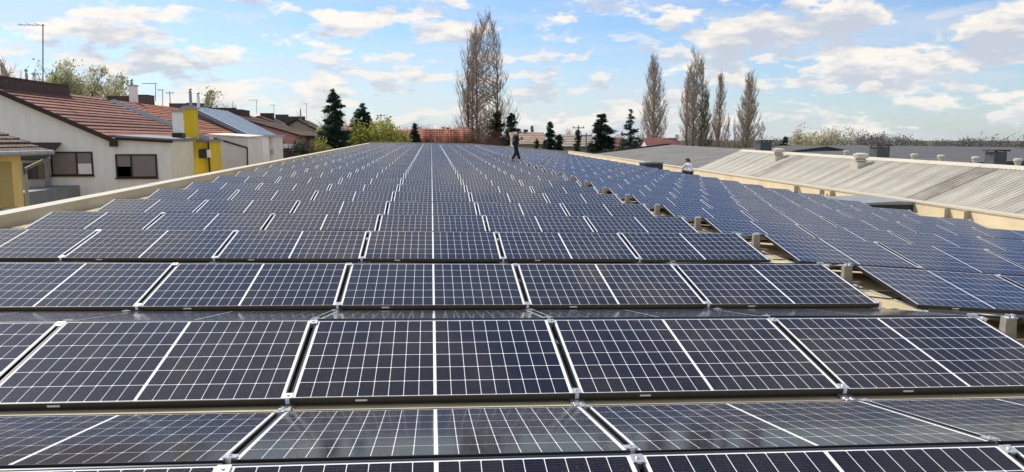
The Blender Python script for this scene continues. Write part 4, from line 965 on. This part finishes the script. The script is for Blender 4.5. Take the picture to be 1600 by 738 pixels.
def bush(px, pyt, Y, wpx, label, seed, leaf, n=5000, sz=.14, name='leafy_bush'):
    n = int(n * 1.8); sz *= 1.25; wpx *= 1.25
    g = at_ground(px, Y); H = (at(px, pyt, Y).z - GROUND) * 1.06; Rm = wpx / 2 * Y / F_PX; rng = np.random.default_rng(seed); segs = []; pts = []
    for i in range(70 if leaf else 240):
        a_ = rng.uniform(0, 6.28); ro = Rm * math.sqrt(rng.random()); p0 = np.array([math.cos(a_) * ro * .5, math.sin(a_) * ro * .5, 0.]); hh = H * (1 - .30 * (ro / Rm) ** 3) * rng.uniform(.78, 1.03); p1 = np.array([math.cos(a_) * ro, math.sin(a_) * ro, hh])
        pm = (p0 + p1) / 2 + np.array([0, 0, hh * .08]); segs += [(*p0, *pm, .035, .02), (*pm, *p1, .02, .007)]
        k = n // 70; f = rng.random((k, 1)) ** .7; pts.append(np.where(f < .5, p0 + (pm - p0) * f * 2, pm + (p1 - pm) * (f - .5) * 2) + rng.normal(0, .22, (k, 3)) * (.4 + f))
        for _ in range(5):
            f = rng.uniform(.4, 1); q = p0 + (p1 - p0) * f; segs.append((*q, *(q + rng.normal(0, .3, 3) + np.array([0, 0, .45])), .012, .005))
    r = empty(name, g, label, 'bush', 'bushes beyond the roof edge'); link('branches', tubes_mesh('branches', segs, bark if leaf else mat('russet_twigs', (.23, .12, .075), .9, var=.3, scale=2)), r)
    if leaf: link('foliage', leaves_mesh('foliage', np.concatenate(pts), sz, leaf, rng), r)
    return r
bush(566, 200, 92, 40, 'yellow green bush left of the larger yellow bush', 51, bushm, 5500)
bush(600, 194, 94, 52, 'largest bright yellow green bush by the far roof corner', 52, paley, 7000)
bush(628, 204, 97, 20, 'small olive bush right of the largest yellow green bush', 53, bushm, 1800)
for i, px in enumerate((672, 690, 708, 726, 742)):
    bush(px, 202 + (i % 2) * 3, 100 + i, 26, '%s russet leafless bush from the left before the red roof' % ORD[i + 1], 60 + i, None, name='bare_bush')
bush(768, 206, 104, 34, 'brown leafless bush under the columnar conifer', 70, None, name='bare_bush')
bush(468, 226, 80, 24, 'dark green shrub below the beige house', 71, needle, 2600, .12)
bush(500, 222, 84, 30, 'low olive shrub at the foot of the ragged spruce', 72, bushm, 2500, .12)

# distant wood along the horizon: one mass
rng = np.random.default_rng(99); segs = []; lp = []
for i in range(1150):
    px = rng.uniform(1180, 1900) if i < 620 else rng.uniform(-300, 1200); Y = rng.uniform(330, 520); g = at_ground(px, Y); H = rng.uniform(5.5, 9.5) * (.92 + .34 * math.sin(px * .031) * math.sin(px * .0117 + 1.) + (.35 if rng.random() < .12 else 0))
    segs.append((g.x, g.y, GROUND, g.x, g.y, GROUND + H * .6, .25, .1))
    for _ in range(16):
        a_ = rng.uniform(0, 6.28); q = np.array([g.x, g.y, GROUND + H * rng.uniform(.15, .6)]); e = q + np.array([math.cos(a_) * H * .25, math.sin(a_) * H * .25, H * rng.uniform(.15, .42)]); segs.append((*q, *e, .09, .03)); 
        for _ in range(5): lp.append(e + rng.normal(0, H * .08, 3))
r = empty('distant_wood', (0, 420, GROUND)); tag(r, 'low grey brown wood along the right horizon', 'wood', kind='stuff')
o = link('branches', tubes_mesh('branches', segs, mat('far_twigs', (.17, .145, .13), .95)), r); o.location = (0, -420, -GROUND); tag(o, kind='stuff')
o = link('foliage', leaves_mesh('foliage', lp, .42, leafmat('far_leaves', (.17, .16, .14), (.25, .23, .20), .2), rng), r); o.location = (0, -420, -GROUND); tag(o, kind='stuff')
# poles
for px, pt, Y, lab in ((265, 143, 150, 'distant utility pole above the orange roof'), (595, 178, 130, 'thin pole above the yellow green bush'), (904, 196, 88, 'slim pole at the far right end of the roof'), (916, 208, 90, 'second slim pole beyond the right roof end'), (1082, 204, 140, 'short pole among the poplar trunks')):
    a_ = at(px, pt, Y); r = empty('utility_pole', (a_.x, Y, GROUND), lab, 'pole', 'poles behind the houses')
    m = MB(); m.tube([(0, 0, 0), (0, 0, a_.z - GROUND)], [.11, .07], 6); m.build('mast', steel, r)
    m = MB(); z_ = a_.z - GROUND - .35; m.box(-.7, .7, -.05, .05, z_, z_ + .1)
    for x_ in (-.6, 0, .6): m.tube([(x_, 0, z_ + .1), (x_, 0, z_ + .28)], .04, 5)
    m.build('crossarm', steel, r)

# ------------------------------------------------------------------ people
skinm = mat('skin', (.42, .24, .17), .6); hairm = mat('dark_hair', (.018, .014, .012), .7)
navy = mat('navy_jacket', (.018, .020, .040), .85, var=.2, scale=6); trou = mat('dark_trousers', (.016, .019, .034), .85, var=.2, scale=6)
shoem = mat('black_shoe', (.012, .012, .012), .6); shirtm = mat('white_shirt', (.72, .72, .74), .85, var=.06, scale=6)
def skinned(name, V, Eg, rad, material, parent, lvl=2, root_i=0):
    me = bpy.data.meshes.new(name); me.from_pydata(V, Eg, []); o = bpy.data.objects.new(name, me); C.objects.link(o)
    md = o.modifiers.new('skin', 'SKIN')
    for i, r_ in enumerate(rad):
        me.skin_vertices[0].data[i].radius = (r_, r_) if not isinstance(r_, tuple) else r_; me.skin_vertices[0].data[i].use_root = (i == root_i)
    md.use_smooth_shade = True; sb_ = o.modifiers.new('sub', 'SUBSURF'); sb_.levels = lvl; sb_.render_levels = lvl
    dg = bpy.context.evaluated_depsgraph_get(); me2 = bpy.data.meshes.new_from_object(o.evaluated_get(dg)); bpy.data.objects.remove(o); bpy.data.meshes.remove(me)
    me2.name = name; me2.materials.clear(); me2.materials.append(material); return link(name, me2, parent)
def person(root, J, mats, hands_fwd):
    """J: joints dict in local metres. one continuous body plus clothing shells"""
    N = ['pelvis', 'waist', 'chest', 'neck', 'head0', 'head1', 'shL', 'elL', 'wrL', 'shR', 'elR', 'wrR', 'hipL', 'knL', 'anL', 'toL', 'hipR', 'knR', 'anR', 'toR', 'head2']
    Eg = [(0,1),(1,2),(2,3),(3,4),(4,5),(5,20),(2,6),(6,7),(7,8),(2,9),(9,10),(10,11),(0,12),(12,13),(13,14),(14,15),(0,16),(16,17),(17,18),(18,19)]
    rad = [.13,.125,.15,.06,.075,.098,.062,.047,.033,.062,.047,.033,.088,.062,.042,.034,.088,.062,.042,.034,.075]
    body = skinned('body', [J[n] for n in N], Eg, rad, mats['skin'], root)
    Nt = ['pelvis','hipL','knL','anL','hipR','knR','anR','waist']; skinned('trousers', [J[n] for n in Nt], [(0,1),(1,2),(2,3),(0,4),(4,5),(5,6),(0,7)], [.152,.108,.082,.066,.108,.082,.066,.14], mats['trousers'], root)
    Nj = ['waist','chest','shL','elL','wrL','shR','elR','wrR','neck','pelvis']; V = [Vector(J[n]) for n in Nj]; V[4] = V[3].lerp(V[4], .9); V[7] = V[6].lerp(V[7], .9); V[8] = V[1].lerp(V[8], .75); V[9] = V[0].lerp(V[9], .7)
    skinned('jacket', [tuple(v) for v in V], [(0,1),(1,2),(2,3),(3,4),(1,5),(5,6),(6,7),(1,8),(0,9)], [.155,.178,.088,.066,.052,.088,.066,.052,.085,.16], mats['top'], root)
    for s_ in 'LR':
        a_, t_ = Vector(J['an' + s_]), Vector(J['to' + s_]); skinned('shoe', [tuple(a_), tuple(a_.lerp(t_, .5)), tuple(t_)], [(0,1),(1,2)], [.056,.056,.046], mats['shoe'], root, 1)
        w_, e_ = Vector(J['wr' + s_]), Vector(J['el' + s_]); d = (w_ - e_).normalized(); sd_ = d.cross(Vector((0, 0, 1))).normalized(); nn = sd_.cross(d)
        V = [w_, w_ + d * .05, w_ + d * .09]; Eg2 = [(0,1),(1,2)]; rr2 = [.028, .034, .03]
        for k in range(4):
            o_ = sd_ * (-.03 + .02 * k); b0 = w_ + d * .09 + o_; ln = (.065, .075, .07, .055)[k]; i0 = len(V); V += [b0, b0 + d * ln * .5 - nn * .01, b0 + d * ln * .85 - nn * .035]; Eg2 += [(2, i0), (i0, i0 + 1), (i0 + 1, i0 + 2)]; rr2 += [.009, .0085, .008]
        i0 = len(V); V += [w_ + d * .04 + sd_ * -.045, w_ + d * .075 + sd_ * -.06 - nn * .02]; Eg2 += [(1, i0), (i0, i0 + 1)]; rr2 += [.011, .009]
        skinned('hand', [tuple(v) for v in V], Eg2, rr2, mats['skin'], root, 1)
    h0, h1, h2 = Vector(J['head0']), Vector(J['head1']), Vector(J['head2']); f_ = Vector(J['face'])
    hv = [h1.lerp(h2, .3) - f_ * .035, h2 - f_ * .02 + (h2 - h1) * .12, h1 - f_ * .06]; skinned('hair', [tuple(v) for v in hv], [(0,1),(0,2)], [.098,.07,.075], mats['hair'], root)
    up = (h2 - h0).normalized(); sd_ = up.cross(f_).normalized()
    fm = MB()
    eye = h1 + f_ * .09 + up * .02
    for s_ in (-1, 1): fm.tube([eye + sd_ * s_ * .033 - f_ * .01, eye + sd_ * s_ * .033 + f_ * .006], .012, 6)
    fm.tube([eye - up * .085 + sd_ * .022, eye - up * .085 - sd_ * .022], .006, 5); fm.build('face_features', mats['hair'], root)
    fm = MB(); fm.tube([eye + f_ * .0, eye + f_ * .022 - up * .045], [.007, .015], 6)
    for s_ in (-1, 1): fm.tube([h1 + sd_ * s_ * .088 - up * .03, h1 + sd_ * s_ * .1 + up * .02], [.018, .022], 6)
    fm.build('nose_and_ears', mats['skin'], root)
# walking man, seen from the side, head bent over something in his hands
YM = 41.0; xm_ = xpx(806.5, YM); zf = at(806.5, 252.5, YM).z
r = empty('person', (xm_, YM, zf), 'person in dark navy clothes walking across the panels with bowed head', 'person')
J = dict(pelvis=(-.03,0,.93), waist=(-.05,0,1.08), chest=(-.02,0,1.32), neck=(.05,0,1.47), head0=(.09,0,1.53), head1=(.14,0,1.61), head2=(.14,0,1.68), face=(.92,0,-.38),
    shL=(-.04,.17,1.39), elL=(-.02,.22,1.13), wrL=(.2,.13,1.2), shR=(-.02,-.17,1.39), elR=(-.05,-.23,1.12), wrR=(.18,-.12,1.17),
    hipL=(-.03,.09,.88), knL=(.06,.09,.5), anL=(.16,.08,.10), toL=(.31,.07,.045), hipR=(-.03,-.09,.88), knR=(-.01,-.1,.5), anR=(-.18,-.1,.12), toR=(-.05,-.1,.045))
r.scale = (1.22, 1.2, 1.02)
person(r, J, dict(skin=skinm, hair=hairm, top=navy, trousers=trou, shoe=shoem), True)
m = MB(); m.box(xm_ + .27, xm_ + .34, YM - .06, YM + .1, zf + 1.18, zf + 1.33); o = m.build('handheld_device', shoem); tag(o, 'small dark device held in front by the walking person', 'device')
# plank he walks on, laid across the walkway
m = MB(); m.box(xm_ - .55, xm_ + .75, YM - .22, YM + .22, zf - .055, zf - .003)
for dx in (-.4, .6): m.box(xm_ + dx - .05, xm_ + dx + .05, YM - .16, YM + .16, floor(xm_ + dx, YM) - .0, zf - .056)
tag(m.build('walk_board', mat('grey_board', (.30, .27, .22), .85, var=.2, scale=5)), 'grey wooden board under the walking person', 'board')
# crouching worker by the parapet
YW = 39.0; xw = xpx(1079, YW); zf = floor(xw, YW)
r = empty('person', (xw, YW, zf), 'person in white shirt and dark trousers crouching by the right parapet', 'person')
r.rotation_euler = (0, 0, R(20)); r.location.z = zf
J = dict(pelvis=(-.02,-.12,.30), waist=(-.02,-.06,.44), chest=(.03,.12,.66), neck=(.07,.26,.76), head0=(.09,.31,.80), head1=(.12,.37,.86), head2=(.12,.37,.93), face=(.15,.9,-.4),
    shL=(-.14,.14,.68), elL=(-.2,.34,.5), wrL=(-.08,.5,.36), shR=(.2,.14,.68), elR=(.27,.33,.48), wrR=(.16,.5,.34),
    hipL=(-.12,-.1,.27), knL=(-.2,.3,.36), anL=(-.16,.05,.09), toL=(-.18,.2,.045), hipR=(.1,-.1,.27), knR=(.2,.3,.38), anR=(.16,.06,.09), toR=(.18,.22,.045))
person(r, J, dict(skin=skinm, hair=hairm, top=shirtm, trousers=mat('plum_trousers', (.03, .022, .035), .85), shoe=shoem), True)
